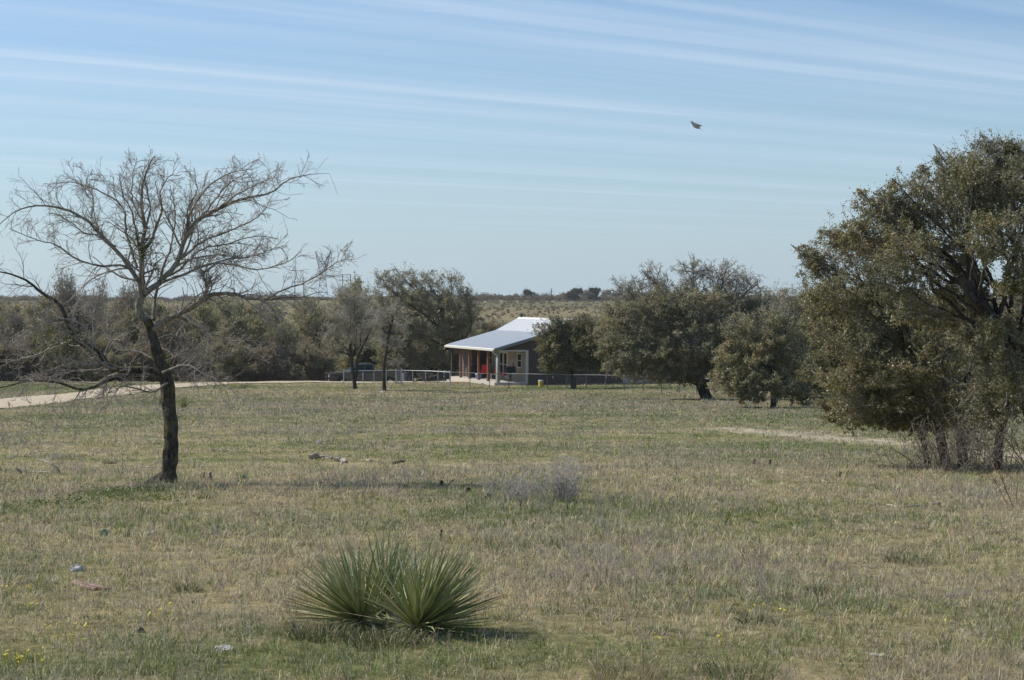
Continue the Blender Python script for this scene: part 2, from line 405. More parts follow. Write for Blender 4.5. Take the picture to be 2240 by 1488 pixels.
def build_ground():
    ys = np.concatenate([np.arange(-55, 6, 3.), np.arange(6, 30, .16), np.arange(30, 60, .4), np.arange(60, 175, .8), np.arange(175, 320, 4.), np.arange(320, 1000, 10.), np.geomspace(1000, 2900, 24)])
    u = np.linspace(-1, 1, 261)
    hw = np.maximum(40, ys * .62 + 12)
    X = np.sign(u)[None] * np.abs(u)[None] ** 1.5 * hw[:, None]; Y = np.repeat(ys[:, None], len(u), 1)
    x, y = X.ravel(), Y.ravel(); z = gz(x, y)
    V = np.stack([x, y, z], 1); n, m = X.shape
    i = (np.arange(n - 1)[:, None] * m + np.arange(m - 1)[None]).ravel()
    Q = np.stack([i, i + 1, i + m + 1, i + m], 1)
    M, h, p = new_mat('pasture_soil')
    a = h.n('ShaderNodeAttribute', attribute_name='Col').outputs['Color']
    pos = h.n('ShaderNodeNewGeometry').outputs['Position']
    n1 = h.n('ShaderNodeTexNoise', {'Vector': pos, 'Scale': 14., 'Detail': 8., 'Roughness': .75}).outputs[0]
    n2 = h.n('ShaderNodeTexNoise', {'Vector': pos, 'Scale': 1.7, 'Detail': 6., 'Roughness': .7}).outputs[0]
    mu = h.n('ShaderNodeMix', data_type='RGBA', blend_type='MULTIPLY'); mu.inputs[0].default_value = 1
    h.nt.links.new(a, mu.inputs[6]); h.nt.links.new(h.ramp(h.m('ADD', h.m('MULTIPLY', n1, .6), h.m('MULTIPLY', n2, .4)), [(.38, (.42, .44, .38)), (.5, (.9, .9, .88)), (.62, (1.4, 1.33, 1.25))]), mu.inputs[7])
    h.nt.links.new(mu.outputs[2], p.inputs['Base Color']); p.inputs['Roughness'].default_value = 1; p.inputs['Specular IOR Level'].default_value = 0
    b = h.n('ShaderNodeBump', {'Height': n1, 'Strength': .6, 'Distance': .06}); h.nt.links.new(b.outputs[0], p.inputs['Normal'])
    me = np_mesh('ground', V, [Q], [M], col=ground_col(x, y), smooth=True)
    tag(link('ground', me), kind='structure')
    # gravel drive: a sheet over the ground, ragged edge
    rs = resample([(a, b, 0) for a, b in ROAD], 420)[:, :2]; T = np.gradient(rs, axis=0); T /= np.linalg.norm(T, axis=1, keepdims=True)
    Nn = np.stack([-T[:, 1], T[:, 0]], 1); k = 13; s = np.linspace(-1, 1, k)
    wd = 1.95 + .35 * (fbm(rs[:, 0], rs[:, 1], 1.2, 71, 3) - .5) * 2
    xx = rs[:, None, 0] + Nn[:, None, 0] * s[None] * wd[:, None]; yy = rs[:, None, 1] + Nn[:, None, 1] * s[None] * wd[:, None]
    zz = gz(xx.ravel(), yy.ravel()).reshape(xx.shape) + .03 + .04 * (1 - s[None] ** 2)
    V = np.stack([xx.ravel(), yy.ravel(), zz.ravel()], 1); i = (np.arange(419)[:, None] * k + np.arange(k - 1)[None]).ravel()
    Q = np.stack([i, i + 1, i + k + 1, i + k], 1)
    M, h, p = new_mat('gravel')
    pos = h.n('ShaderNodeNewGeometry').outputs['Position']
    v = h.n('ShaderNodeTexVoronoi', {'Vector': pos, 'Scale': 14.}).outputs['Color']
    n2 = h.n('ShaderNodeTexNoise', {'Vector': pos, 'Scale': 2.2, 'Detail': 8., 'Roughness': .75}).outputs[0]
    c = h.ramp(h.m('ADD', h.m('MULTIPLY', v, .45), h.m('MULTIPLY', n2, .55)), [(.2, (.30, .24, .16)), (.5, (.52, .43, .305)), (.8, (.68, .58, .43))])
    h.nt.links.new(c, p.inputs['Base Color']); p.inputs['Roughness'].default_value = 1; p.inputs['Specular IOR Level'].default_value = .1
    b = h.n('ShaderNodeBump', {'Height': v, 'Strength': 1.0, 'Distance': .06}); h.nt.links.new(b.outputs[0], p.inputs['Normal'])
    tag(link('gravel_drive', np_mesh('gravel_drive', V, [Q], [M], smooth=True)), kind='structure')
build_ground()

def blade_mat(name, trans=.35):
    m, h, p = new_mat(name); nt = m.node_tree
    a = h.n('ShaderNodeAttribute', attribute_name='Col').outputs['Color']
    nt.links.new(a, p.inputs['Base Color']); p.inputs['Roughness'].default_value = .55; p.inputs['Specular IOR Level'].default_value = .3
    tr = h.n('ShaderNodeBsdfTranslucent'); nt.links.new(a, tr.inputs[0])
    mx = h.n('ShaderNodeMixShader', {0: trans}); nt.links.new(p.outputs[0], mx.inputs[1]); nt.links.new(tr.outputs[0], mx.inputs[2])
    nt.links.new(mx.outputs[0], nt.nodes['Material Output'].inputs[0])
    return m
BLADE = blade_mat('grass_blade')

def blades(x, y, z, L, wd, lean_az, lean, col, rng, two=True):
    """bent blades as strips: quad + tip triangle"""
    n = len(x); ax = rng.uniform(0, math.pi, n)
    wx, wy = np.cos(ax) * wd * .5, np.sin(ax) * wd * .5
    dx, dy = np.cos(lean_az), np.sin(lean_az)
    b = np.stack([x, y, z], 1)
    s1, c1 = np.sin(lean * .6), np.cos(lean * .6); s2, c2 = np.sin(lean * 1.5), np.cos(lean * 1.5)
    mid = b + np.stack([dx * s1, dy * s1, c1], 1) * (L * .55)[:, None]
    tip = mid + np.stack([dx * s2, dy * s2, c2], 1) * (L * .5)[:, None]
    w = np.stack([wx, wy, wx * 0], 1)
    V = np.stack([b - w, b + w, mid + w * .75, mid - w * .75, tip], 1).reshape(-1, 3)
    o = np.arange(n)[:, None] * 5
    Q = o + np.array([[0, 1, 2, 3]]); T = o + np.array([[3, 2, 4]])
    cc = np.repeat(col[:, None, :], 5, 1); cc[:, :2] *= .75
    return V, Q, T, cc.reshape(-1, 3)
EXCL = []      # (x, y, r) where nothing grows
def scatter(y0, y1, dens, rng, k, rad, hmul, wmul):
    margin = 1.14
    area = (y1 - y0) * (y0 + y1) / 2 * .59 * margin; n = int(area * dens / k)
    yy = np.sqrt(rng.uniform(y0 * y0, y1 * y1, n)); xx = rng.uniform(-.295 * margin, .295 * margin, n) * yy
    g, w = weights(xx, yy)
    keep = rng.random(n) < .42 + .7 * sstep(.34, .60, fbm(xx, yy, .28 if y1 < 30 else .6, 88, 2))
    if y1 > 26:
        keep &= (dist_road(xx, yy) > 1.95) | (rng.random(n) < .02)
        keep &= (dist_track(xx, yy) > 1.5 * rng.random(n)) | (rng.random(n) < .15)
    if y1 > 90:   # not inside the house or on its slabs
        c, s = math.cos(H_ANG), math.sin(H_ANG); lx = (xx - H_POS.x) * c + (yy - H_POS.y) * s; ly = -(xx - H_POS.x) * s + (yy - H_POS.y) * c
        keep &= ~((lx > -.3) & (lx < 12.2) & (ly > -.15) & (ly < 11))
    xx, yy, g, w = xx[keep], yy[keep], g[keep], w[keep]; n = len(xx)
    isg = rng.random(n) < (g * .85 + .06)
    tall = rng.random(n) < .10
    cc = np.where(isg[:, None], GREEN[None] * rng.uniform(.7, 1.35, (n, 1)), STRAW[None] * rng.uniform(.65, 1.25, (n, 1)))
    gy = (~isg) & (rng.random(n) < .25 + .5 * w)
    cc[gy] = GREY[None] * rng.uniform(.75, 1.35, (gy.sum(), 1))
    h = (.026 + .036 * rng.random(n)) * (1 + .7 * tall) * np.where(isg, 1., 1.1) * (1 + .5 * w) * (.45 + 1.0 * fbm(xx, yy, 1.4, 99, 3)) * rng.choice([.7, 1., 1., 1.8], n, p=[.35, .3, .25, .10]) * hmul
    i = np.repeat(np.arange(n), k); m = len(i)
    ra = rng.uniform(0, 2 * math.pi, m); rr = rad * np.sqrt(rng.random(m)) * rng.uniform(.6, 1.6, n)[i]
    x, y = xx[i] + np.cos(ra) * rr, yy[i] + np.sin(ra) * rr
    z = gz(x, y) - .005
    L = h[i] * rng.uniform(.45, 1.3, m)
    lean = np.abs(rng.normal(.70, .42, m)) + (rng.random(m) < .4) * .75
    az = ra + rng.normal(0, .6, m)
    wd = np.maximum(.0030, y * wmul) * rng.uniform(.7, 1.4, m)
    col = cc[i] * rng.uniform(.5, 1.45, (m, 1)) * (1 + rng.normal(0, .08, (m, 3)))
    # a few bleached blades in every tuft
    pale = rng.random(m) < .14
    col[pale] = np.array([.62, .55, .38]) * rng.uniform(.8, 1.2, (pale.sum(), 1))
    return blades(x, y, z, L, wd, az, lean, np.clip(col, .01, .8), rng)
H_POS = at(1089, 843.5); H_POS.z = CAMZ - 6.02
H_ANG = R_(20.6)
def build_grass():
    rng = np.random.default_rng(11)
    bands = [(7.0, 12, 5000, 15, .035, 1.15, .00036), (12, 18, 3300, 14, .042, 1.15, .00033), (18, 27, 1900, 12, .05, 1.15, .00030), (27, 42, 720, 10, .07, 1.1, .00028), (42, 66, 300, 9, .10, 1.15, .0003), (66, 100, 150, 8, .14, 1.2, .00034), (100, 132, 85, 8, .16, 1.1, .00036)]
    Vs, Qs, Ts, Cs, o = [], [], [], [], 0
    for b in bands:
        V, Q, T, c = scatter(b[0], b[1], b[2] * GRASS, rng, *b[3:])
        Vs.append(V); Qs.append(Q + o); Ts.append(T + o); Cs.append(c); o += len(V)
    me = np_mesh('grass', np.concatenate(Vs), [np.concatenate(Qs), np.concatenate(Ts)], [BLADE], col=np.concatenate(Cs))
    print('grass verts', o)
    tag(link('grass', me), 'short dry winter grass covering the pasture, straw mixed with green', 'grass', kind='stuff')
GRASS = 1.15
build_grass()

def build_weeds():
    """dead grey forking weeds, thinly spread over the pasture"""
    rng = np.random.default_rng(23)
    Ps, Rs = [], []
    for y0, y1, dens, hh, wm in ((7.2, 14, 22, .13, .00011), (14, 26, 12, .16, .00011), (26, 50, 4.5, .2, .00011), (50, 105, 1.0, .26, .00012)):
        n = int((y1 - y0) * (y0 + y1) / 2 * .66 * dens * 2.2)
        yy = np.sqrt(rng.uniform(y0 ** 2, y1 ** 2, n)); xx = rng.uniform(-.335, .335, n) * yy
        g, w = weights(xx, yy); k = rng.random(n) < .05 + w * .4
        k &= dist_road(xx, yy) > 2.4
        xx, yy = xx[k], yy[k]; n = len(xx); zz = gz(xx, yy)
        h = hh * rng.uniform(.5, 1.3, n)
        d = norm(np.stack([rng.normal(0, .25, n), rng.normal(0, .25, n), np.ones(n)], 1))
        b = np.stack([xx, yy, zz], 1); t = np.linspace(0, 1, 4)
        Pm = b[:, None] + d[:, None] * (t[None, :, None] * h[:, None, None]) + rng.normal(0, .008, (n, 4, 3)) * t[None, :, None]
        r = np.maximum(.0012, yy * wm)[:, None] * np.linspace(1, .6, 4)[None]
        Ps.append(Pm); Rs.append(r)
        c, cr = grow(Pm, r, 7, .5, 42, 25, .06, .25, 4, .8, rng, tmin=.3, taper=.7); Ps.append(c); Rs.append(cr)
        c2, cr2 = grow(c, cr, 2, .5, 45, 20, .05, .2, 4, .8, rng, tmin=.4, taper=.7); Ps.append(c2); Rs.append(cr2)
    V, Q = tubes(np.concatenate(Ps), np.concatenate(Rs), 3)
    print('weeds verts', len(V))
    m = plain('dead_weed', (.30, .265, .225), .9, var=.3, sc=3.)
    tag(link('dead_weeds', np_mesh('dead_weeds', V, [Q], [m])), 'grey dead weed stalks standing in drifts through the grass', 'weeds', kind='stuff')
build_weeds()

def build_flowers():
    rng = np.random.default_rng(5); cs = []
    for px, py, n, sp in ((15, 1465, 16, .10), (50, 1455, 14, .08), (20, 1300, 8, .07), (130, 1385, 5, .09), (60, 1335, 4, .06), (355, 1345, 5, .05), (340, 1362, 3, .04), (1700, 1348, 5, .07), (1575, 1350, 2, .03), (1570, 1412, 3, .03), (1990, 1343, 3, .03), (2055, 1385, 4, .06), (1440, 1410, 3, .08), (150, 1412, 4, .06), (170, 1416, 3, .04), (1985, 1110, 5, .2)):
        c = at(px, py)
        for _ in range(n):
            x, y = c.x + rng.normal(0, sp), c.y + rng.normal(0, sp); cs.append((x, y, gzf(x, y) + rng.uniform(.03, .06)))
    cs = np.array(cs); V = []; Fq = []
    for c in cs:
        r = rng.uniform(.007, .012); t0 = rng.uniform(0, 6); tl = rng.normal(0, .4, 2)
        for k in range(5):
            a = t0 + k * 1.2566; u = np.array([math.cos(a), math.sin(a), math.cos(a) * tl[0] + math.sin(a) * tl[1] + .35]); v = np.array([-math.sin(a), math.cos(a), 0])
            o = len(V); V += [c, c + u * r * .6 + v * r * .45, c + u * r * 1.1, c + u * r * .6 - v * r * .45]; Fq.append([o, o + 1, o + 2, o + 3])
        o = len(V); b = c - np.array([0, 0, .05]); V += [c + [.0015, 0, 0], c - [.0015, 0, 0], b - [.0015, 0, 0], b + [.0015, 0, 0]]; Fq.append([o, o + 1, o + 2, o + 3])
    m = plain('yellow_petal', (.72, .58, .03), .6, var=.15)
    tag(link('wildflowers', np_mesh('wildflowers', np.array(V), [np.array(Fq)], [m])), 'tiny yellow wildflowers dotted in the near grass', 'wildflowers', kind='stuff')
build_flowers()
# ================================================================ TREES
BARK_HERO = bark_mat('dark_furrowed_bark', (.018, .015, .012), (.17, .145, .11), 1.0, 1.0, moss=(.13, .12, .04))
BARK_LIMB = bark_mat('lichened_sunlit_bark', (.09, .08, .065), (.48, .44, .37), 1.2, .8, moss=(.19, .18, .08))  # lichen, plus the sunlit paleness of the limbs put into the colour
TWIG_HERO = plain('bare_twig', (.31, .265, .225), .8, var=.35, sc=5.)
BARK_OAK = bark_mat('dark_oak_bark', (.024, .02, .017), (.12, .105, .087), .6, 1.0)
TWIG_OAK = plain('oak_twig', (.30, .27, .225), .85, var=.3, sc=2.)
TWIG_PALE = plain('pale_twig', (.42, .375, .32), .85, var=.25, sc=2.)
BRUSH = plain('brush_twig', (.17, .14, .11), .85, var=.4, sc=3.)
TWIG_FAR = plain('brown_grey_twig', (.27, .235, .20), .9, var=.2, sc=2.)
LEAF_OAK = leaf_mat('live_oak_leaf', [(0, (.066, .070, .032)), (.35, (.105, .104, .048)), (.65, (.150, .138, .060)), (.85, (.185, .155, .052)), (.94, (.26, .24, .13)), (1, (.40, .38, .28))], .45, .42, .5, 1.75)
LEAF_MID = leaf_mat('olive_oak_leaf', [(0, (.087, .090, .046)), (.4, (.135, .133, .070)), (.7, (.180, .166, .092)), (.9, (.21, .18, .11)), (1, (.32, .30, .23))], .48, .6, .25, 2.1)
LEAF_BROWN = leaf_mat('russet_oak_leaf', [(0, (.10, .09, .055)), (.4, (.155, .135, .085)), (.75, (.20, .165, .105)), (1, (.31, .27, .20))], .45, .6, .25, 1.8)
LEAF_DARK = leaf_mat('dark_cedar_leaf', [(0, (.035, .045, .024)), (.5, (.055, .065, .032)), (1, (.085, .09, .045))], .15, .7, .2)
LEAF_MIST = leaf_mat('mistletoe_leaf', [(0, (.055, .075, .016)), (.5, (.09, .115, .025)), (1, (.15, .17, .04))], .35, .5, .3)

def tree_root(name, base, label, cat, group=None, rz=0):
    return empty(name, base, rz, label, cat, group)
def add_geo(root, name, parts, mat, smooth=False):
    V, Q = join_geo(parts)
    return link(name, np_mesh(name, V, [Q], [mat], smooth=smooth), root)

# ---- the bare tree at the left
def hero_tree():
    rng = np.random.default_rng(7)
    base = at(366, 1060); D = base.y
    root = tree_root('bare_tree', base, 'leafless crooked tree with dark trunk and sprawling twigs standing alone on the left', 'tree')
    def pts(px, off0=0., off1=0.):
        n = len(px); return [tuple(P(x, y, D + off0 + (off1 - off0) * i / max(1, n - 1)) - base) for i, (x, y) in enumerate(px)]
    pm = F / D                                            # px per metre here
    trunk = resample(pts([(364, 1075), (368, 1050), (373, 1000), (374, 950), (371, 905), (369, 870), (366, 840), (357, 812), (347, 785), (337, 752), (330, 722), (322, 700)]), 64)
    tz = np.linspace(0, 1, 64)
    tr = np.interp(tz, [0, .04, .12, .4, .62, .72, 1], [27, 20, 15.5, 14, 14, 13.5, 9]) / pm
    k = 20; V, Q = tubes(trunk[None], tr[None], k)
    th = np.tile(np.arange(k) * 2 * math.pi / k, 64); hh = np.repeat(tz, k)
    ctr = np.repeat(trunk, k, 0); f = 1 + .16 * (vnoise(th * 3.2, hh * 22, 3) - .5) * 2 + .09 * np.sin(th * 7 + 6 * hh) + .12 * (vnoise(th * 1.2, hh * 9, 8) - .5)
    V = ctr + (V - ctr) * f[:, None]
    big = [(V, Q)]
    limbs = []
    def L(px, r0, r1, o1=0., o0=0.):
        p = resample(pts(px, o0, o1), 26); r = np.linspace(r0, r1, 26) / pm
        p[3:] += np.cumsum(rng.normal(0, .0075, (23, 3)), 0) - np.linspace(0, 1, 23)[:, None] * 0
        limbs.append((p, r))
    # main limbs, thick end and thin end in photo pixels of radius
    L([(360, 822), (327, 811), (290, 808), (250, 806), (232, 793), (223, 775), (206, 758), (184, 746), (168, 732), (158, 705), (150, 680), (138, 655), (116, 641), (98, 630), (73, 608), (31, 591), (-5, 584)], 9.0, 1.2, -.5)
    L([(352, 826), (320, 822), (273, 822), (242, 829), (218, 841), (191, 850), (169, 846), (135, 834), (80, 830), (48, 835), (-10, 850)], 5.0, 1.0, -.9, -.05)
    L([(322, 704), (309, 690), (303, 674), (307, 656), (317, 640), (312, 613), (314, 596), (317, 560), (318, 530), (324, 500), (318, 450), (322, 400), (340, 350)], 8.5, .9, .2)
    L([(309, 650), (305, 618), (290, 590), (269, 553), (237, 515), (199, 477), (161, 456), (102, 442), (43, 456), (5, 492)], 5.5, .7, -.5)
    L([(315, 645), (330, 632), (346, 622), (358, 608), (387, 577), (398, 545), (408, 515), (430, 483), (473, 461), (527, 440), (591, 424), (645, 391), (715, 383)], 7, .35, .5)
    L([(334, 722), (348, 711), (363, 703), (392, 688), (421, 674), (450, 654), (472, 645), (507, 643), (547, 652), (588, 655), (628, 647), (668, 646), (712, 636)], 7.0, .5, -.6)
    L([(580, 655), (628, 634), (668, 620), (708, 599), (735, 580), (762, 569), (800, 563)], 2.0, .3, -.9, -.55)
    L([(560, 653), (585, 657), (601, 669), (614, 690), (618, 706)], 2.6, .8, -.9, -.6)
    L([(336, 700), (336, 680), (340, 660), (345, 635), (355, 601), (376, 558), (385, 520), (392, 470), (385, 410)], 4.2, .7, .7, .1)
    L([(450, 654), (449, 635), (447, 618), (440, 600), (436, 588)], 4.0, 1.5, -.3, -.25)
    L([(345, 712), (387, 695), (423, 717), (472, 734), (520, 752), (560, 790)], 3.4, .7, .9, .1)
    L([(338, 745), (375, 735), (410, 750), (450, 790), (480, 830)], 3.0, .6, 1.1, .1)
    L([(290, 590), (262, 580), (220, 576), (170, 560), (120, 530), (70, 520), (20, 500)], 2.8, .6, -.8, -.2)
    L([(232, 793), (205, 798), (165, 800), (120, 805), (75, 822), (30, 870)], 3.2, .7, -1.1, -.35)
    L([(184, 746), (160, 745), (120, 760), (70, 780), (20, 790), (-20, 812)], 3.8, .7, .4, -.3)
    L([(150, 700), (110, 700), (60, 715), (10, 745)], 3.2, .6, -1.0, -.4)
    L([(355, 815), (400, 800), (440, 812), (480, 835), (520, 860)], 3.0, .6, -.8, -.1)
    L([(350, 800), (395, 770), (440, 768), (490, 772)], 2.6, .6, .9, .1)
    L([(345, 790), (300, 770), (255, 762), (230, 735), (200, 700), (150, 690)], 2.6, .6, .8, .1)
    L([(318, 545), (340, 510), (352, 470), (350, 420), (372, 380), (400, 372)], 3.4, .6, -.6, .1)
    L([(300, 585), (285, 545), (270, 500), (262, 455), (215, 420), (150, 398), (90, 400)], 3.2, .6, .7, -.1)
    L([(390, 570), (425, 545), (470, 520), (520, 500), (570, 470), (600, 430)], 3.4, .6, 1.0, .3)
    L([(346, 622), (400, 600), (450, 582), (510, 585), (560, 600), (620, 590), (660, 560)], 3.4, .6, -1.0, .1)
    L([(440, 600), (480, 575), (520, 560), (570, 555), (620, 540)], 2.4, .6, .3, -.3)
    L([(408, 515), (418, 470), (440, 430), (470, 400), (510, 380), (560, 372)], 3.0, .6, -.7, .3)
    L([(324, 500), (300, 460), (292, 420), (296, 380), (300, 345)], 2.4, .5, .6, .1)
    L([(366, 838), (340, 850), (300, 852), (262, 850), (232, 868), (215, 880)], 2.2, .5, -1.0, -.1)
    L([(316, 560), (300, 520), (285, 470), (262, 425), (250, 385)], 3.0, .6, -.5, .1)
    L([(318, 500), (330, 455), (320, 410), (325, 365), (345, 345)], 2.6, .5, .6, .1)
    L([(392, 560), (410, 500), (412, 450), (425, 410), (415, 380)], 2.8, .6, .3, .2)
    L([(400, 530), (440, 480), (470, 440), (500, 410), (545, 385)], 2.8, .6, -.3, .2)
    L([(473, 461), (520, 420), (560, 395), (610, 372)], 2.0, .5, -.6, .3)
    L([(253, 540), (215, 520), (180, 510), (140, 485), (105, 470)], 2.2, .5, -.2, -.3)
    L([(199, 477), (205, 440), (195, 405), (205, 372)], 1.8, .5, .4, -.4)
    L([(358, 608), (395, 590), (440, 545), (500, 530), (560, 510), (610, 515)], 2.8, .6, .8, .2)
    big += [tubes(p[None], r[None], 10) for p, r in limbs[:2]]; lim = [tubes(p[None], r[None], 9) for p, r in limbs[2:]]
    # surface roots at the foot
    for a, ln in ((-2.95, .50), (-2.4, .34), (-1.7, .25), (-.5, .24), (.3, .2), (1.2, .2), (2.7, .36)):
        q = [(math.cos(a) * d, math.sin(a) * d, .16 * (1 - d / ln) ** 2 - .03) for d in np.linspace(.03, ln, 6)]
        big.append(tubes(np.array(q)[None], np.linspace(.085, .012, 6)[None], 8))
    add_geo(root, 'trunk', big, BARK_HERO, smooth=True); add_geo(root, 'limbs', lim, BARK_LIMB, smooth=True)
    LP = np.stack([p for p, r in limbs]); LR = np.stack([r for p, r in limbs])
    a1, r1 = grow(LP, LR, 19, .36, 44, 70, .10, .05, 14, .45, rng, tmin=.14, tmax=.93, taper=.25, lmin=.28, fall=.72)
    a2, r2 = grow(a1, r1, 7, .55, 40, 45, .08, .08, 9, .6, rng, tmin=.15, taper=.35)
    a3, r3 = grow(a2, r2, 4, .42, 42, 30, .08, .04, 5, .7, rng, tmin=.15, taper=.45)
    a4, r4 = grow(LP, LR, 20, .17, 60, 40, .1, .05, 6, .3, rng, tmin=.12, taper=.4)
    kk = rng.random(len(a3)) < .8; a3, r3 = a3[kk], r3[kk]
    for r, mn in ((r1, .0032), (r2, .0019), (r3, .0012), (r4, .0022)): np.maximum(r, mn, out=r)
    add_geo(root, 'branches', [tubes(a1, r1, 5), tubes(a2, r2, 4), tubes(a3, r3, 3), tubes(a4, r4, 4)], TWIG_HERO)
    # clumps of mistletoe
    cs = []
    for px, py, dy, n, sp in ((312, 545, -.1, 420, .10), (300, 520, 0, 180, .08), (490, 550, .3, 300, .10), (515, 575, .3, 160, .07), (115, 735, -.4, 520, .15), (130, 765, -.4, 320, .13), (155, 738, -.4, 160, .07), (350, 800, 0, 200, .07), (325, 560, 0, 130, .1)):
        c = np.array(P(px, py, D + dy) - base); cs.append(c + rng.normal(0, sp, (n, 3)) * np.array([1, .9, .9]))
    V, Q = leaf_quads(np.concatenate(cs), .032, rng, .45)
    link('mistletoe', np_mesh('mistletoe', V, [Q], [LEAF_MIST]), root)
hero_tree()

# ---- trees with lobed crowns
LEAFY = .78
def lobed(rng, lobes, trunk_px, r0, density=1., leafsize=.05, leaves=6, twig=.0, twig_r=.004, fork=.6, sub=(26, 7, 4), swirl=.0, seclen=1.):
    """lobes: (cx,cy,cz,rx,ry,rz,leafiness) local metres. Returns geometry for trunk, twigs, leaves."""
    tp = resample(trunk_px, 16); rt = r0 * np.interp(np.linspace(0, 1, 16), [0, .1, 1], [1.35, 1.05, .72])
    big = [tubes(tp[None], rt[None], 10)]
    Lp, Lr = [], []
    for lb in lobes:
        c = np.array(lb[:3]); i = int(15 * rng.uniform(fork, 1.)); s = tp[i]
        m = s + (c - s) * .5 + np.array([rng.normal(0, .06), rng.normal(0, .06), .10]) * np.linalg.norm(c - s)
        e = c + (c - m) * .25
        p = resample([s, s + (m - s) * .5 + rng.normal(0, .05, 3) * np.linalg.norm(c - s), m, c, e], 14)
        p[2:-1] += rng.normal(0, .012, (11, 3)) * np.linalg.norm(c - s)
        Lp.append(p); Lr.append(np.linspace(r0 * rng.uniform(.26, .46), r0 * .07, 14))
    Lp, Lr = np.stack(Lp), np.stack(Lr); big.append(tubes(Lp, Lr, 8))
    S1, R1, leafy = [], [], []
    for j, lb in enumerate(lobes):
        vol = (lb[3] * lb[4] * lb[5]) ** (1 / 3.); n = max(6, int(sub[0] * density * min(2.2, max(.4, vol ** 1.2))))
        t = rng.uniform(.45, 1., n); f = t * 13; i = np.minimum(f.astype(int), 12); w = (f - i)[:, None]
        s = Lp[j][i] * (1 - w) + Lp[j][i + 1] * w
        d = norm(rng.normal(size=(n, 3)) + np.array([0, 0, .25])); e = np.array(lb[:3]) + d * np.array(lb[3:6]) * rng.uniform(.65, 1.08, n)[:, None] ** .6
        m = (s + e) / 2 + norm(rng.normal(size=(n, 3))) * (np.linalg.norm(e - s, axis=1)[:, None] * .14) + np.array([0, 0, .05])
        tt = np.linspace(0, 1, 9)[None, :, None]
        p = (1 - tt) ** 2 * s[:, None] + 2 * tt * (1 - tt) * m[:, None] + tt ** 2 * e[:, None]
        p[:, 1:] += rng.normal(0, .028, (n, 8, 3)) * vol
        S1.append(p); R1.append(np.repeat(np.linspace(r0 * .09, r0 * .03, 9)[None], n, 0)); leafy.append(np.full(n, lb[6]))
    S1, R1, leafy = np.concatenate(S1), np.concatenate(R1), np.concatenate(leafy)
    S2, R2 = grow(S1, R1, sub[1], .38 * seclen, 50, 35, .12, .08, 6, .6, rng, tmin=.25, taper=.4)
    S3, R3 = grow(S2, R2, sub[2], .55, 48, 30, .12, .05, 4, .7, rng, tmin=.15, taper=.5)
    np.maximum(R2, twig_r * .9, out=R2); np.maximum(R3, twig_r * .6, out=R3)
    tw = [tubes(S1, R1, 5), tubes(S2, R2, 3), tubes(S3, R3, 3)]
    lv = None
    if leaves:
        lf = np.repeat(np.repeat(leafy, sub[1]), sub[2])
        idx = np.repeat(np.arange(len(S3)), leaves); idx = idx[rng.random(len(idx)) < lf[idx] * LEAFY]
        t = rng.uniform(.1, 1.1, len(idx)); f = np.clip(t * 3, 0, 2.999); i = f.astype(int); w = (f - i)[:, None]
        c = S3[idx, i] * (1 - w) + S3[idx, i + 1] * w + rng.normal(0, leafsize * .55, (len(idx), 3))
        i2 = np.repeat(np.arange(len(S2)), max(1, leaves)); l2 = np.repeat(leafy, sub[1]); i2 = i2[rng.random(len(i2)) < l2[i2] * LEAFY]
        j = rng.integers(1, 6, len(i2)); c = np.concatenate([c, S2[i2, j] + rng.normal(0, leafsize * 1.3, (len(i2), 3))])
        lv = leaf_quads(c, leafsize, rng, .6)
    return big, tw, lv
def make_tree(name, base, label, cat, group, geo, bark, twig, leaf, rz=0):
    root = tree_root(name, base, label, cat, group, rz)
    add_geo(root, 'trunk', geo[0], bark, smooth=True); add_geo(root, 'branches', geo[1], twig)
    if geo[2] is not None: add_geo(root, 'foliage', [geo[2]], leaf)
    return root
def px_lobes(base, items):
    """(px, py, depth offset, rx_px, rz_px, leafiness) -> local metres at the tree's own distance"""
    out = []
    for px, py, dy, rx, rz, lf in items:
        D = base.y + dy; c = P(px, py, D) - base; s = D / F
        out.append((c.x, c.y, c.z, rx * s, (rx + rz) * .5 * s, rz * s, lf))
    return out
def px_path(base, items): return [tuple(P(x, y, base.y + d) - base) for x, y, d in items]

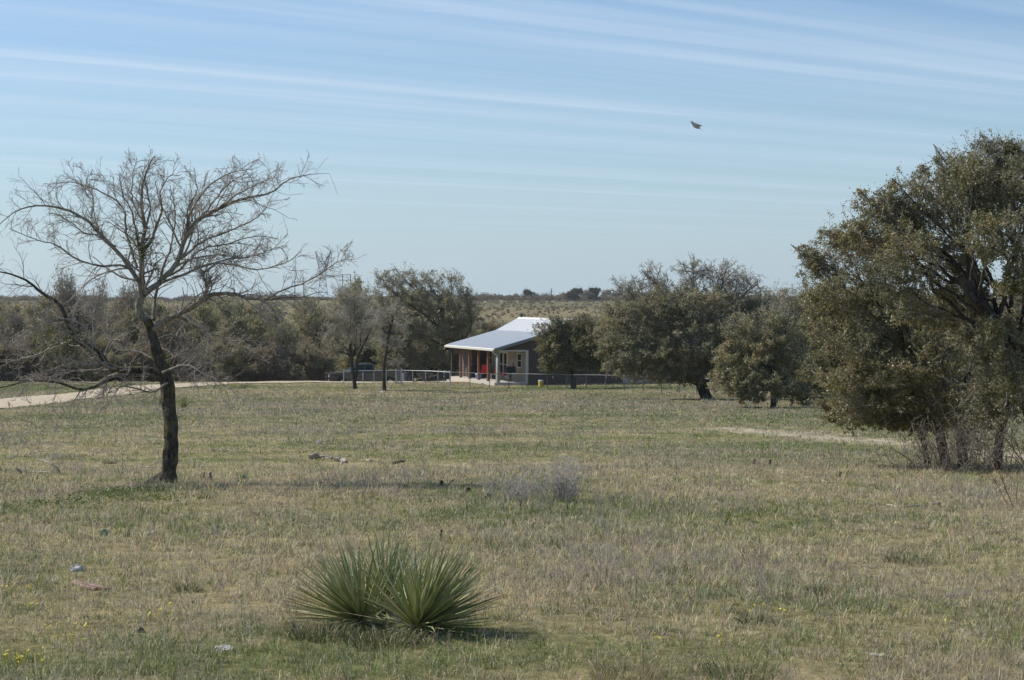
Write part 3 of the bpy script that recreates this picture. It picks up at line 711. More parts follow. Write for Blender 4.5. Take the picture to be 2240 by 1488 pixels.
def right_oaks():
    # big oak whose limbs sweep in from the right edge
    rng = np.random.default_rng(31)
    b = at(2262, 1042)
    lob = px_lobes(b, [(1990, 560, -.6, 85, 65, .6), (2060, 480, .5, 90, 70, .75), (2140, 420, 0, 90, 75, .8), (2205, 370, .8, 80, 60, .75), (2270, 400, -.5, 95, 90, .9), (2180, 520, -.9, 80, 70, .9), (2090, 600, .9, 90, 70, .9),
                       (2000, 650, .2, 95, 70, .9), (2120, 700, 1.1, 90, 70, .8), (2245, 640, -.9, 70, 75, .7), (2235, 900, .3, 60, 45, .6), (2195, 745, -1.1, 62, 60, .8), (2225, 840, -1., 55, 50, .7), (2150, 900, .9, 60, 50, .6), (2290, 560, .8, 100, 110, .9), (2330, 700, .2, 110, 100, .9), (2240, 770, 1.0, 60, 60, .6), (1945, 470, .8, 60, 42, .5), (2045, 400, 1.0, 60, 45, .45), (2350, 450, .5, 100, 100, .9), (2210, 340, .2, 28, 24, .5), (2120, 385, -.4, 40, 40, .5), (2170, 800, .4, 70, 60, .7), (2240, 850, 1.0, 70, 50, .7), (1960, 520, .3, 60, 55, .6), (2080, 680, .8, 80, 60, .8), (1905, 445, .5, 48, 38, .5), (1885, 520, .1, 60, 50, .6), (1985, 425, .2, 55, 42, .5), (2075, 365, .5, 45, 32, .4), (2160, 335, .4, 50, 34, .45), (1830, 520, .5, 40, 32, .4)])
    tr = px_path(b, [(2268, 1060, 0), (2262, 980, 0), (2250, 880, 0), (2232, 811, -.1), (2200, 762, -.2), (2172, 705, -.3), (2140, 665, -.4), (2100, 606, -.4)])
    g = lobed(rng, lob, tr, .095, 1.25, .036, 6, twig_r=.0042, fork=.35, sub=(52, 8, 5), seclen=.85)
    make_tree('live_oak', b, 'tallest evergreen oak at the right edge, its dark limb sweeping up leftward', 'tree', 'evergreen oaks at the right', g, BARK_OAK, TWIG_OAK, LEAF_OAK)
    # twin trunk oak leaning left
    rng = np.random.default_rng(32)
    b = at(2068, 1024)
    lob = px_lobes(b, [(1790, 600, .5, 42, 45, .45), (1850, 545, .3, 62, 48, .5), (1920, 590, -.4, 80, 60, .75), (1840, 660, -.2, 85, 62, .9), (1800, 740, .6, 62, 55, 1.), (1880, 760, -.8, 90, 62, 1.), (1850, 840, -.6, 75, 50, 1.), (1890, 890, -.9, 85, 42, 1.), (1970, 830, -1.2, 80, 60, 1.), (1975, 700, -.5, 90, 70, 1.),
                       (2050, 770, -1.0, 80, 70, .9), (2040, 880, -1., 75, 55, .8), (2110, 850, .6, 75, 70, .7), (1940, 910, .9, 75, 35, .9), (1820, 890, .8, 45, 30, .9), (2120, 930, -.6, 55, 45, .5), (1780, 680, .9, 38, 40, .9), (1790, 810, 1., 45, 45, 1.), (1850, 920, .4, 60, 22, 1.), (1950, 925, -.6, 60, 20, 1.), (2010, 930, .8, 50, 30, .8), (1900, 680, 1.3, 80, 60, .9), (1770, 560, .6, 22, 26, .3), (2060, 900, 1.4, 80, 60, .9), (1930, 860, 1.6, 90, 60, .9)])
    tr = px_path(b, [(2072, 1045, 0), (2066, 1000, 0), (2055, 950, 0), (2045, 900, -.05), (2020, 850, -.1), (1990, 800, -.1)])
    g = lobed(rng, lob, tr, .09, 1.3, .036, 6, twig_r=.0042, fork=.45, sub=(52, 8, 5), seclen=.85)
    t2 = px_path(b, [(2108, 1030, .2), (2104, 980, .2), (2100, 930, .2), (2110, 860, .2), (2120, 800, .2)])
    g[0].append(tubes(resample(t2, 12)[None], np.linspace(.10, .05, 12)[None], 9))
    t3 = px_path(b, [(2028, 1015, .3), (2022, 975, .3), (2010, 930, .3), (1990, 880, .3)])
    g[0].append(tubes(resample(t3, 12)[None], np.linspace(.05, .03, 12)[None], 8))
    make_tree('live_oak', b, 'wide evergreen oak with twin trunks, low yellowish leaves reaching left over the dirt track', 'tree', 'evergreen oaks at the right', g, BARK_OAK, TWIG_OAK, LEAF_OAK)
    # small dark trunk by the edge
    rng = np.random.default_rng(33)
    b = at(2182, 1030)
    lob = px_lobes(b, [(2170, 850, .1, 50, 50, .5), (2220, 880, 0, 45, 50, .5), (2200, 800, .4, 50, 50, .6), (2140, 880, -.2, 35, 35, .3)])
    tr = px_path(b, [(2182, 1045, 0), (2183, 1000, 0), (2186, 960, 0), (2196, 915, 0), (2200, 880, 0)])
    g = lobed(rng, lob, tr, .075, .8, .04, 3, twig_r=.004, fork=.4, sub=(26, 6, 4))
    make_tree('live_oak', b, 'small oak with short black trunk rising between pale twiggy stems at the right', 'tree', 'evergreen oaks at the right', g, BARK_OAK, TWIG_PALE, LEAF_OAK)
    # pale bare brush at the feet of the oaks
    rng = np.random.default_rng(34)
    for i, (px, py, w, h, n, lab) in enumerate(((2010, 1030, 60, 110, 24, 'tangle of pale bare twigs left of the twin oak trunks'), (2090, 1034, 60, 120, 26, 'bare pale brush in front of the twin oak trunks'), (2150, 1036, 40, 160, 16, 'thin bare saplings left of the small black trunk'), (2225, 1036, 40, 230, 22, 'tall whitish bare saplings at the right edge beside the black trunk'))):
        b = at(px, py); s = b.y / F
        n = int(n * .8); st = np.stack([rng.uniform(-w, w, n) * s, rng.uniform(-.5, .5, n), np.full(n, -.02)], 1)
        d = norm(np.stack([rng.normal(0, .5, n), rng.normal(0, .5, n), np.ones(n)], 1)); L = h * s * rng.uniform(.5, 1.1, n)
        t = np.linspace(0, 1, 8)[None, :, None]; p = st[:, None] + d[:, None] * L[:, None, None] * t + np.cumsum(rng.normal(0, .03, (n, 8, 3)), 1) * (t > 0)
        r = rng.uniform(.004, .013, n)[:, None] * np.linspace(1, .4, 8)[None]
        a1, r1 = grow(p, r, 7, .5, 60, 60, .16, .0, 6, .5, rng, tmin=.15); a2, r2 = grow(a1, r1, 4, .5, 45, 30, .12, .05, 4, .7, rng)
        np.maximum(r1, .0032, out=r1); np.maximum(r2, .0025, out=r2)
        o = link('bare_brush', np_mesh('bare_brush', *(lambda vq: (vq[0], [vq[1]], [BRUSH]))(join_geo([tubes(p, r, 5), tubes(a1, r1, 3), tubes(a2, r2, 3)]))))
        o.location = b; tag(o, lab, 'brush', 'bare brush under the oaks')
right_oaks()

def mid_oaks():
    # broad grey oak right of the house
    rng = np.random.default_rng(41)
    b = at(1541, 873)
    lob = px_lobes(b, [(1370, 640, 0, 48, 42, .08), (1422, 610, .5, 42, 40, .03), (1515, 600, .3, 52, 40, .03), (1585, 605, 0, 62, 42, .03), (1640, 630, 0, 50, 40, .05), (1665, 670, 0, 40, 35, .2), (1625, 820, .4, 40, 26, .7), (1335, 780, 0, 35, 40, 1.), (1330, 730, .3, 34, 34, .6), (1500, 835, -.4, 45, 16, .6), (1480, 665, -.5, 85, 48, .65), (1400, 700, -.8, 80, 50, .8), (1560, 680, -.8, 85, 50, .7), (1640, 700, .5, 60, 50, .6),
                       (1370, 760, -.8, 58, 48, 1.), (1440, 780, -1.5, 75, 45, 1.), (1520, 750, -1.5, 75, 50, .8), (1600, 765, -.8, 65, 48, .7), (1385, 812, -.5, 45, 26, 1.), (1460, 812, -1.3, 60, 30, .9), (1565, 810, -.8, 60, 34, .6), (1345, 700, .2, 40, 40, .6)])
    tr = px_path(b, [(1552, 885, 0), (1541, 860, 0), (1528, 825, -.1), (1522, 795, -.1), (1528, 760, 0), (1520, 720, 0)])
    g = lobed(rng, lob, tr, .30, 1.1, .085, 6, twig_r=.009, fork=.25, sub=(30, 9, 5), seclen=.8)
    make_tree('oak_tree', b, 'broad grey green oak with thick leaning black trunk right of the house', 'tree', 'oaks around the house', g, BARK_OAK, TWIG_OAK, LEAF_MID)
    # round oak in front of the gable wall
    rng = np.random.default_rng(42)
    b = at(1255, 850)
    lob = px_lobes(b, [(1200, 725, 0, 36, 28, .45), (1245, 730, .3, 42, 30, .6), (1290, 725, 0, 40, 32, .8), (1215, 765, -.5, 42, 32, 1.), (1265, 765, -.6, 48, 32, 1.), (1310, 768, 0, 40, 34, 1.), (1200, 795, 0, 28, 20, .9), (1245, 800, -.4, 40, 18, .9), (1295, 798, .2, 40, 20, .9), (1215, 705, .2, 34, 16, .2), (1268, 702, .2, 36, 18, .2), (1325, 745, .2, 30, 34, .7), (1190, 755, .2, 26, 26, .7)])
    tr = px_path(b, [(1255, 858, 0), (1254, 830, 0), (1252, 808, 0), (1258, 790, 0), (1262, 770, 0)])
    g = lobed(rng, lob, tr, .19, 1.1, .085, 6, twig_r=.009, fork=.6, sub=(34, 9, 5), seclen=.8)
    make_tree('oak_tree', b, 'small round oak standing alone in front of the grey gable wall', 'tree', 'oaks around the house', g, BARK_OAK, TWIG_OAK, LEAF_OAK)
    # russet thicket oaks right of the broad oak
    for i, (px, py, lobs, lab, sd, r) in enumerate((
            (1690, 893, [(1650, 830, 0, 45, 40, 1.), (1700, 840, -.4, 55, 38, 1.), (1620, 790, .5, 45, 45, .9), (1680, 770, 0, 60, 45, 1.), (1745, 800, .3, 50, 50, 1.), (1650, 730, .3, 50, 40, .8), (1720, 720, 0, 50, 45, .8), (1760, 860, 0, 45, 28, .9), (1605, 840, .4, 38, 32, 1.), (1590, 775, .8, 36, 36, .7), (1575, 835, .8, 34, 30, .9), (1610, 715, .6, 40, 30, .3), (1690, 690, .5, 50, 28, .15), (1640, 870, .2, 38, 18, .9)], 'low greyish brown oak right of the leaning black trunk, branches near the ground', 43, .13),
            (1765, 880, [(1700, 660, 0, 50, 40, .3), (1750, 650, 0, 45, 38, .3), (1680, 700, 0, 40, 40, .4), (1750, 720, 0, 60, 45, .7), (1650, 760, 0, 50, 50, .7), (1620, 700, 0, 40, 40, .4), (1730, 790, 0, 50, 45, .8), (1800, 700, 0, 60, 60, .7), (1790, 800, 0, 60, 60, .8)], 'thin grey half bare oak behind the low brown one, left of the big evergreen oaks', 44, .16))):
        rng = np.random.default_rng(sd); b = at(px, py)
        if i: b = at(px, py) + Vector((2.2, 14, 0)); b.z = gzf(b.x, b.y)
        lob = px_lobes(b, lobs)
        top = lobs[3]
        c = Vector(lob[3][:3])
        tr = [(0, 0, -.2), (.05, 0, .5), (c.x * .3, 0, c.z * .45), (c.x * .6, 0, c.z * .8)]
        g = lobed(rng, lob, tr, r, 1.0, .08, 6, twig_r=.009, fork=.15, sub=(28, 9, 5), seclen=.8)
        make_tree('oak_tree', b, lab, 'tree', 'oaks around the house', g, BARK_OAK, TWIG_OAK if i == 0 else TWIG_PALE, LEAF_MID)
    # large oak behind the porch
    rng = np.random.default_rng(45)
    b = P(985, 848, 146); b.z = gzf(b.x, b.y)
    lob = px_lobes(b, [(840, 620, 0, 45, 28, .25), (880, 605, 0, 48, 26, .3), (930, 612, 0, 45, 28, .25), (985, 625, 0, 48, 30, .25), (1020, 655, 0, 28, 28, .35), (820, 670, 0, 50, 35, .8), (890, 660, -1, 60, 35, .9), (960, 670, -1, 60, 36, .8), (850, 730, 0, 60, 40, 1.), (930, 730, -1.5, 60, 40, 1.), (990, 720, 0, 50, 40, .9), (900, 790, 0, 55, 30, .9), (960, 780, -.5, 40, 30, .9), (1035, 690, 0, 26, 22, .5), (1000, 760, -.5, 40, 28, .7)])
    tr = px_path(b, [(972, 862, 0), (980, 838, 0), (990, 812, 0), (998, 790, 0), (992, 760, 0), (975, 720, 0)])
    g = lobed(rng, lob, tr, .30, 1.0, .11, 6, twig_r=.012, fork=.25, sub=(16, 9, 5), seclen=.8)
    g[0].append(tubes(resample(px_path(b, [(992, 800, 0), (1010, 808, 0), (1025, 800, 0), (1040, 790, 0)]), 10)[None], np.linspace(.14, .04, 10)[None], 8))
    make_tree('oak_tree', b, 'big round topped oak behind the porch, leaning trunk seen through the posts', 'tree', 'oaks around the house', g, BARK_OAK, TWIG_OAK, LEAF_MID)
    # two slim trees in front of the truck and the fence
    rng = np.random.default_rng(46)
    b = at(776, 852)
    lob = px_lobes(b, [(740, 690, 0, 38, 30, .22), (775, 660, 0, 40, 32, .22), (810, 690, 0, 32, 34, .22), (720, 730, 0, 30, 28, .25), (760, 730, -.3, 40, 28, .3), (800, 740, 0, 30, 28, .22), (745, 640, 0, 30, 24, .12), (725, 770, 0, 30, 18, .35)])
    tr = px_path(b, [(777, 858, 0), (775, 835, 0), (771, 805, 0), (768, 780, 0), (765, 750, 0)])
    g = lobed(rng, lob, tr, .125, 1.0, .07, 3, twig_r=.008, fork=.45, sub=(30, 8, 5), seclen=.9)
    g[0].append(tubes(resample(px_path(b, [(775, 838, 0), (781, 815, 0), (781, 790, 0), (790, 765, 0), (805, 735, 0), (818, 705, 0)]), 14)[None], np.linspace(.11, .04, 14)[None], 8))
    make_tree('slim_tree', b, 'slim grey nearly bare tree with forked trunk in front of the pickup truck', 'tree', 'slim trees before the yard fence', g, BARK_OAK, TWIG_PALE, LEAF_MID)
    rng = np.random.default_rng(47)
    b = at(840, 856)
    lob = px_lobes(b, [(825, 700, 0, 30, 30, .15), (860, 680, 0, 28, 30, .15), (880, 715, 0, 28, 26, .18), (835, 745, 0, 30, 24, .2), (870, 750, 0, 26, 22, .2), (870, 795, 0, 26, 14, .1)])
    tr = px_path(b, [(841, 862, 0), (840, 830, 0), (840, 800, 0), (845, 770, 0), (850, 735, 0), (858, 700, 0)])
    g = lobed(rng, lob, tr, .11, 1.0, .07, 2, twig_r=.008, fork=.4, sub=(30, 8, 5), seclen=.9)
    make_tree('slim_tree', b, 'slimmest bare tree with a single pale trunk before the fence gate', 'tree', 'slim trees before the yard fence', g, BARK_OAK, TWIG_PALE, LEAF_MID)
mid_oaks()

# ---- the wood behind the drive, each tree its own object
def proto(seed, w, h, leafy, r, lf, bark, twig, leaf, size=.14, sub=(13, 8, 4), low=True, trunk=True):
    rng = np.random.default_rng(seed); lob = []
    for k in range(15):
        a = rng.uniform(0, 6.28); z = h * (.10 + .74 * (k + rng.random()) / 15 if low else rng.uniform(.5, .82)); q = rng.uniform(.15, .8) * (1.05 if z < .55 * h else .95)
        lob.append((math.cos(a) * w * .5 * q, math.sin(a) * w * .5 * q, z, w * rng.uniform(.17, .26), w * rng.uniform(.17, .26), h * rng.uniform(.13, .19), leafy * rng.uniform(.6, 1.2)))
    tr = [(0, 0, -.4), (rng.normal(0, .15), 0, h * .15), (rng.normal(0, .3), rng.normal(0, .3), h * .35), (rng.normal(0, .5), rng.normal(0, .5), h * .6)]
    return lobed(rng, lob, tr, r, 1., size, lf, twig_r=.011, fork=.2, sub=sub, seclen=.9), bark, twig, leaf
WOOD = [(proto(61, 7.5, 7., .95, .18, 6, BARK_OAK, TWIG_FAR, LEAF_MID), 'olive leafed'), (proto(62, 6.5, 7.5, .9, .15, 6, BARK_OAK, TWIG_FAR, LEAF_MID), 'tall olive'),
        (proto(63, 7., 6.5, .8, .16, 5, BARK_OAK, TWIG_FAR, LEAF_BROWN), 'russet brown'), (proto(64, 6., 7.5, .15, .14, 4, BARK_OAK, TWIG_FAR, LEAF_BROWN, sub=(20, 9, 4)), 'bare grey brown')]
WOOD_ROOT = {}
WHERE = ['left of the photo edge', 'first at the left edge', 'second from the left edge', 'third from the left edge', 'under the tallest bare crown', 'fifth from the left edge', 'left of the lone trunk', 'right behind the lone trunk', 'right of the lone trunk', 'where the drive bends right', 'beyond the drive bend', 'above the thin strip of the drive', 'left of the truck by three trees', 'left of the truck by two trees', 'next left of the truck', 'beside the gate', 'between gate and barrel', 'left of the porch', 'under the porch eave']
WHERE3 = ['low behind the back corner of the house', 'behind the house under the broad oak crown', 'low behind the trailer', 'behind the broad oak trunk', 'low right of the leaning black trunk', 'tall between broad oak and low brown oak', 'low right of the yard fence end', 'high grey crown right of the broad oak', 'high crown touching the evergreen oaks', 'low behind the low brown oak', 'tall behind the low brown oak', 'low under the yellowish oak leaves', 'tall behind the yellowish oak leaves', 'low behind the twin trunks', 'tall behind the twin trunks', 'low behind the small black trunk', 'at the right edge behind the tallest oak']
WHERE2 = ['first at the left edge', 'second from the left', 'third from the left', 'fourth from the left', 'fifth from the left', 'above the drive bend', 'beyond the right limb of the lone tree', 'left of the utility poles', 'right of the utility poles', 'left of the slim forked tree', 'between the two slim trees', 'above the gate', 'behind the round topped oak', 'behind the porch roof', 'last on the right']
def wood_tree(kind, loc, rz, sc, label, group):
    if kind not in WOOD_ROOT:
        g, bark, twig, leaf = WOOD[kind][0]
        o = make_tree('woodland_tree', loc, label, 'tree', group, g, bark, twig, leaf, rz); WOOD_ROOT[kind] = o
    else: o = copy_tree(WOOD_ROOT[kind])
    o.location = loc; o.rotation_euler = (0, 0, rz); o.scale = (sc[0], sc[0], sc[1]); o['label'] = label.replace(' of the wood in the', ' in the wood,'); o['group'] = group
    return o
def wood():
    rg = random.Random(9)
    # photo column, top row of the crown, distance, width in px, kind, where it is said to stand
    rows = [(-60, 640, 150, 190, 0, 'just off the left edge'), (10, 668, 158, 150, 3, 'at the left edge of the photo'), (75, 655, 150, 150, 0, 'left of the tallest bare crown'), (130, 668, 142, 120, 2, 'low and left of the tallest bare crown'), (178, 592, 152, 135, 3, 'tallest bare crown of the left wood'), (245, 618, 160, 170, 3, 'right of the tallest bare crown'),
            (300, 668, 148, 130, 0, 'behind the lone bare tree trunk'), (350, 680, 142, 120, 2, 'just right of the lone bare tree trunk'), (405, 660, 160, 150, 1, 'under the right limb of the lone bare tree'), (470, 672, 150, 140, 0, 'midway from lone tree to pickup truck'), (530, 668, 144, 130, 1, 'behind the drive under the hanging limb tip'),
            (590, 672, 152, 140, 0, 'left of the two utility poles'), (640, 690, 146, 120, 1, 'below the two utility poles'), (700, 668, 156, 130, 2, 'below the lattice pylon'), (715, 636, 172, 150, 1, 'high crown beneath the pylon legs'), (768, 618, 176, 150, 0, 'behind the slim forked tree'),
            (655, 745, 141, 110, 2, 'low beside the front of the truck'), (770, 725, 150, 140, 0, 'behind the pickup truck cab'), (850, 735, 148, 130, 1, 'behind the pickup truck bed'), (900, 750, 150, 100, 2, 'behind the fence gate'), (1045, 715, 168, 80, 0, 'behind the far end of the porch roof'),
            (30, 735, 141, 120, 3, 'low at the far left edge'), (220, 735, 141, 120, 0, 'low left of the lone tree trunk'), (430, 750, 140, 110, 3, 'low beside the bend of the drive'), (560, 755, 140, 110, 2, 'low and dark at the drive edge'),
            (1660, 650, 125, 130, 3, 'behind the broad oak to its right'), (1730, 690, 118, 150, 0, 'between the broad oak and the evergreen oaks'), (1840, 640, 110, 200, 1, 'behind the yellowish low oak leaves'), (1990, 650, 100, 220, 0, 'behind the twin trunks'), (2150, 660, 95, 220, 2, 'behind the small black trunk'), (2290, 620, 95, 220, 0, 'behind the right edge oak')]
    for j, px in enumerate(range(-40, 1000, 58)):
        if 690 < px < 880: continue
        rows.append((px + (j * 37) % 23, 735 + (j * 53) % 34, 139.5 + (j * 29) % 9 + (6 if px > 880 else 0), 120 + (j * 31) % 30, j % 4, 'in the front row, %s' % WHERE[j]))
    for j, px in enumerate(range(20, 1060, 74)):
        rows.append((px, (655 if px < 560 else 688) + (j * 41) % 26, 182 + (j * 29) % 12, 165, (j * 7) % 3, 'in the back row, %s' % WHERE2[j]))
    for j, (px, top, y) in enumerate(((1345, 760, 150), (1400, 700, 160), (1460, 770, 142), (1530, 700, 160), (1600, 780, 132), (1640, 700, 150), (1610, 840, 108), (1690, 652, 122), (1765, 640, 104), (1700, 790, 112), (1760, 700, 140), (1840, 800, 92), (1900, 720, 120), (2000, 780, 85), (2080, 720, 105), (2180, 780, 82), (2240, 700, 110))):
        rows.append((px, top, y, (150, 190)[j % 2] * 130 / y, (0, 1, 2)[j % 3], WHERE3[j]))
    kn = {0: 'olive leafed tree', 1: 'tall olive tree', 2: 'russet brown tree', 3: 'bare grey brown tree'}
    for px, top, y, wpx, k, where in rows:
        x = (px - CX) / F * y; z = gzf(x, y); h = P(px, top, y).z - z
        w0, h0 = {0: (7.5, 7.), 1: (6.5, 7.5), 2: (7., 6.5), 3: (6., 7.5)}[k]
        w = wpx / F * y
        wood_tree(k, (x, y, z), rg.uniform(0, 6.28), (w / w0 * 1.0, h / (h0 * .96)), kn[k] + (' of the wood ' if px < 1100 else ' ') + where, 'trees of the wood behind the drive' if px < 1100 else 'trees beyond the evergreen oaks')
wood()

def far_side():
    """trees on the rise far behind the house, and scrub over the far fields"""
    rg = random.Random(4)
    dk = proto(71, 7., 6., 1., .2, 7, BARK_OAK, TWIG_FAR, LEAF_DARK, size=.42, sub=(6, 6, 3)); br = proto(72, 6.5, 5.5, .35, .16, 4, BARK_OAK, TWIG_FAR, LEAF_BROWN, size=.28, sub=(9, 7, 4))
    for nm, g in (('dk', dk), ('br', br)):
        WOOD.append((g, nm))
    items = [(1158, 633, 880, 26, 4, 'dark round tree on the far ridge above the white roof'), (1052, 644, 900, 18, 5, 'bare tree on the far ridge next to the big oak crown'), (1084, 646, 900, 12, 5, 'smallest bare tree on the far ridge'), (1112, 645, 900, 24, 5, 'bare brown tree on the far ridge left of the dark round one'), (1128, 642, 910, 16, 5, 'bare brown tree touching the dark round one on the left'),
             (1185, 648, 900, 16, 5, 'low bare tree on the far ridge right of the dark round one'), (1222, 646, 890, 24, 5, 'bare tree just right of the lone ridge pole'), (1255, 630, 820, 36, 4, 'large dark tree on the far ridge, left of a pair'), (1236, 640, 830, 26, 5, 'brown tree at the left foot of the large dark ridge tree'), (1278, 634, 850, 30, 5, 'brown tree between the two dark ridge trees'), (1298, 629, 860, 34, 4, 'dark green domed tree on the far ridge, right of a pair'), (1325, 634, 880, 34, 5, 'bare tree on the far ridge touching the broad oak'),
             (1360, 640, 880, 36, 4, 'dark ridge tree hidden behind the broad oak')]
    for px, top, y, wpx, k, lab in items:
        x = (px - CX) / F * y; z = gzf(x, y); h = P(px, top, y).z - z; w = wpx / F * y
        w0, h0 = ((7., 6.), (6.5, 5.5))[k - 4]
        wood_tree(k, (x, y, z - .3), rg.uniform(0, 6.28), (w / w0 * 1.1, (h + .3) / (h0 * .95)), lab, 'trees on the far ridge')
    rng = np.random.default_rng(81)
    # brush along the ridge line and thin scrub on the slope: nobody could count it
    cs = []
    for _ in range(2600):
        y = rng.uniform(860, 925); x = rng.uniform(-.36, .36) * y; s = rng.uniform(1.0, 3.0)
        cs.append((x, y, s, s * rng.uniform(.7, 1.3) * (.45 + 1.1 * float(vnoise(np.array([x / 16.]), np.array([y / 60.]), 5)[0])), 1))
    for _ in range(5200):
        y = 330 + 520 * rng.random() ** .8; x = rng.uniform(-.36, .36) * y; s = rng.uniform(.3, .9) * (1.8 if rng.random() < .06 else 1)
        if fbm(np.array([x]), np.array([y * .6]), 60., 7, 3)[0] < .44: continue
        cs.append((x, y, s, s * rng.uniform(.7, 1.5), 0))
    cs = np.array(cs); P_ = []
    for x, y, s, hh, d in cs:
        n = 110 if d else 44
        q = norm(rng.normal(size=(n, 3))) * rng.random((n, 1)) ** .4; q[:, 2] = np.abs(q[:, 2])
        P_.append(q * [s, s, hh] + [x, y, gzf(x, y)])
    VW = []
    for _ in range(900):
        y = rng.uniform(300, 480); px = rng.uniform(-300, 2540)
        if 590 < px < 1335: continue
        x = (px - CX) / F * y; g0 = gzf(x, y); hh = P(px, (652 if px < 560 else 660) + rng.uniform(-6, 20) + 26 * (float(vnoise(np.array([px / 46.]), np.array([3.3]), 5)[0]) - .6), y).z - g0; s = rng.uniform(2.2, 4.2)
        q = norm(rng.normal(size=(190, 3))) * rng.random((190, 1)) ** .35; q[:, 2] = q[:, 2] * .5 + .5
        VW.append(q * [s, s, hh] + [x, y, g0])
    for _ in range(190):                                    # brush at the foot of the rise, behind the house
        y = rng.uniform(225, 330); px = rng.uniform(540, 1345); x = (px - CX) / F * y; g0 = gzf(x, y); hh = max(1., P(px, 694 + rng.uniform(-6, 16) - (14 if px > 1255 else 0), y).z - g0); s = rng.uniform(1.4, 2.8)
        q = norm(rng.normal(size=(190, 3))) * rng.random((190, 1)) ** .35; q[:, 2] = q[:, 2] * .5 + .5
        VW.append(q * [s, s, hh] + [x, y, g0])
    V, Q = leaf_quads(np.concatenate(VW), .6, rng, .4)
    tag(link('far_wood', np_mesh('far_wood', V, [Q], [LEAF_BROWN])), 'far off grey brown wood and brush around the open field on the rise', 'wood', kind='stuff')
    sz = np.concatenate([np.full(len(q), .85 if len(q) == 110 else .42) for q in P_]); V, Q = leaf_quads(np.concatenate(P_), sz, rng, .4)
    m = leaf_mat('dry_scrub_leaf', [(0, (.085, .075, .055)), (.5, (.13, .11, .08)), (1, (.19, .15, .11))], .3, .9, .1, 1.35)
    tag(link('far_scrub', np_mesh('far_scrub', V, [Q], [m])), 'brown scrub dotting the far fields and the ridge line', 'scrub', kind='stuff')
far_side()
# ================================================================ HOUSE
def siding(name, col, pitch=.18, axis=2):
    m, h, p = new_mat(name)
    tc = h.n('ShaderNodeTexCoord').outputs['Object']
    z = h.n('ShaderNodeSeparateXYZ', {0: tc}).outputs[axis]
    fr = h.m('FRACT', h.m('DIVIDE', z, pitch))
    nz = h.n('ShaderNodeTexNoise', {'Vector': tc, 'Scale': 1.5, 'Detail': 5.0}).outputs[0]
    c = h.mix(nz, (*[v * .85 for v in col], 1), (*[v * 1.15 for v in col], 1))
    h.nt.links.new(c, p.inputs['Base Color']); p.inputs['Roughness'].default_value = .75
    b = h.n('ShaderNodeBump', {'Height': fr, 'Strength': 1.0, 'Distance': .02}, invert=True); h.nt.links.new(b.outputs[0], p.inputs['Normal'])
    return m
def glass_mat():
    m, h, p = new_mat('window_glass'); p.inputs['Base Color'].default_value = (.015, .018, .02, 1); p.inputs['Roughness'].default_value = .25; p.inputs['Specular IOR Level'].default_value = .25; return m
GLASS = glass_mat()
M_SIDE = siding('grey_siding', (.092, .068, .050)); M_PWALL = siding('cream_siding', (.30, .265, .205))
M_TRIM = plain('cream_trim', (.58, .55, .47), .6, var=.06); M_CONC = plain('concrete', (.50, .46, .39), .9, var=.12, sc=4.)
M_CEDAR = plain('cedar_post', (.19, .088, .052), .7, var=.3, sc=9.); M_DKPOST = plain('shaded_post_dark_vent', (.045, .035, .03), .8, var=.2)  # tree shade is put into the end post's dark colour; vent pipe shares it
M_GREYPOST = plain('grey_painted_post', (.26, .28, .25), .7, var=.1); M_RAKE = plain('grey_green_metal_trim', (.20, .23, .22), .5, var=.06)
M_ROOF = plain('pale_metal_roofing', (.86, .85, .82), .5, metal=.05, var=.05, sc=1.2)
def roof_z(u): return float(np.interp(u, [-.36, 3.6, 5.45, 7.3, 11.3], [2.46, 3.52, 4.46, 3.52, 2.46]))
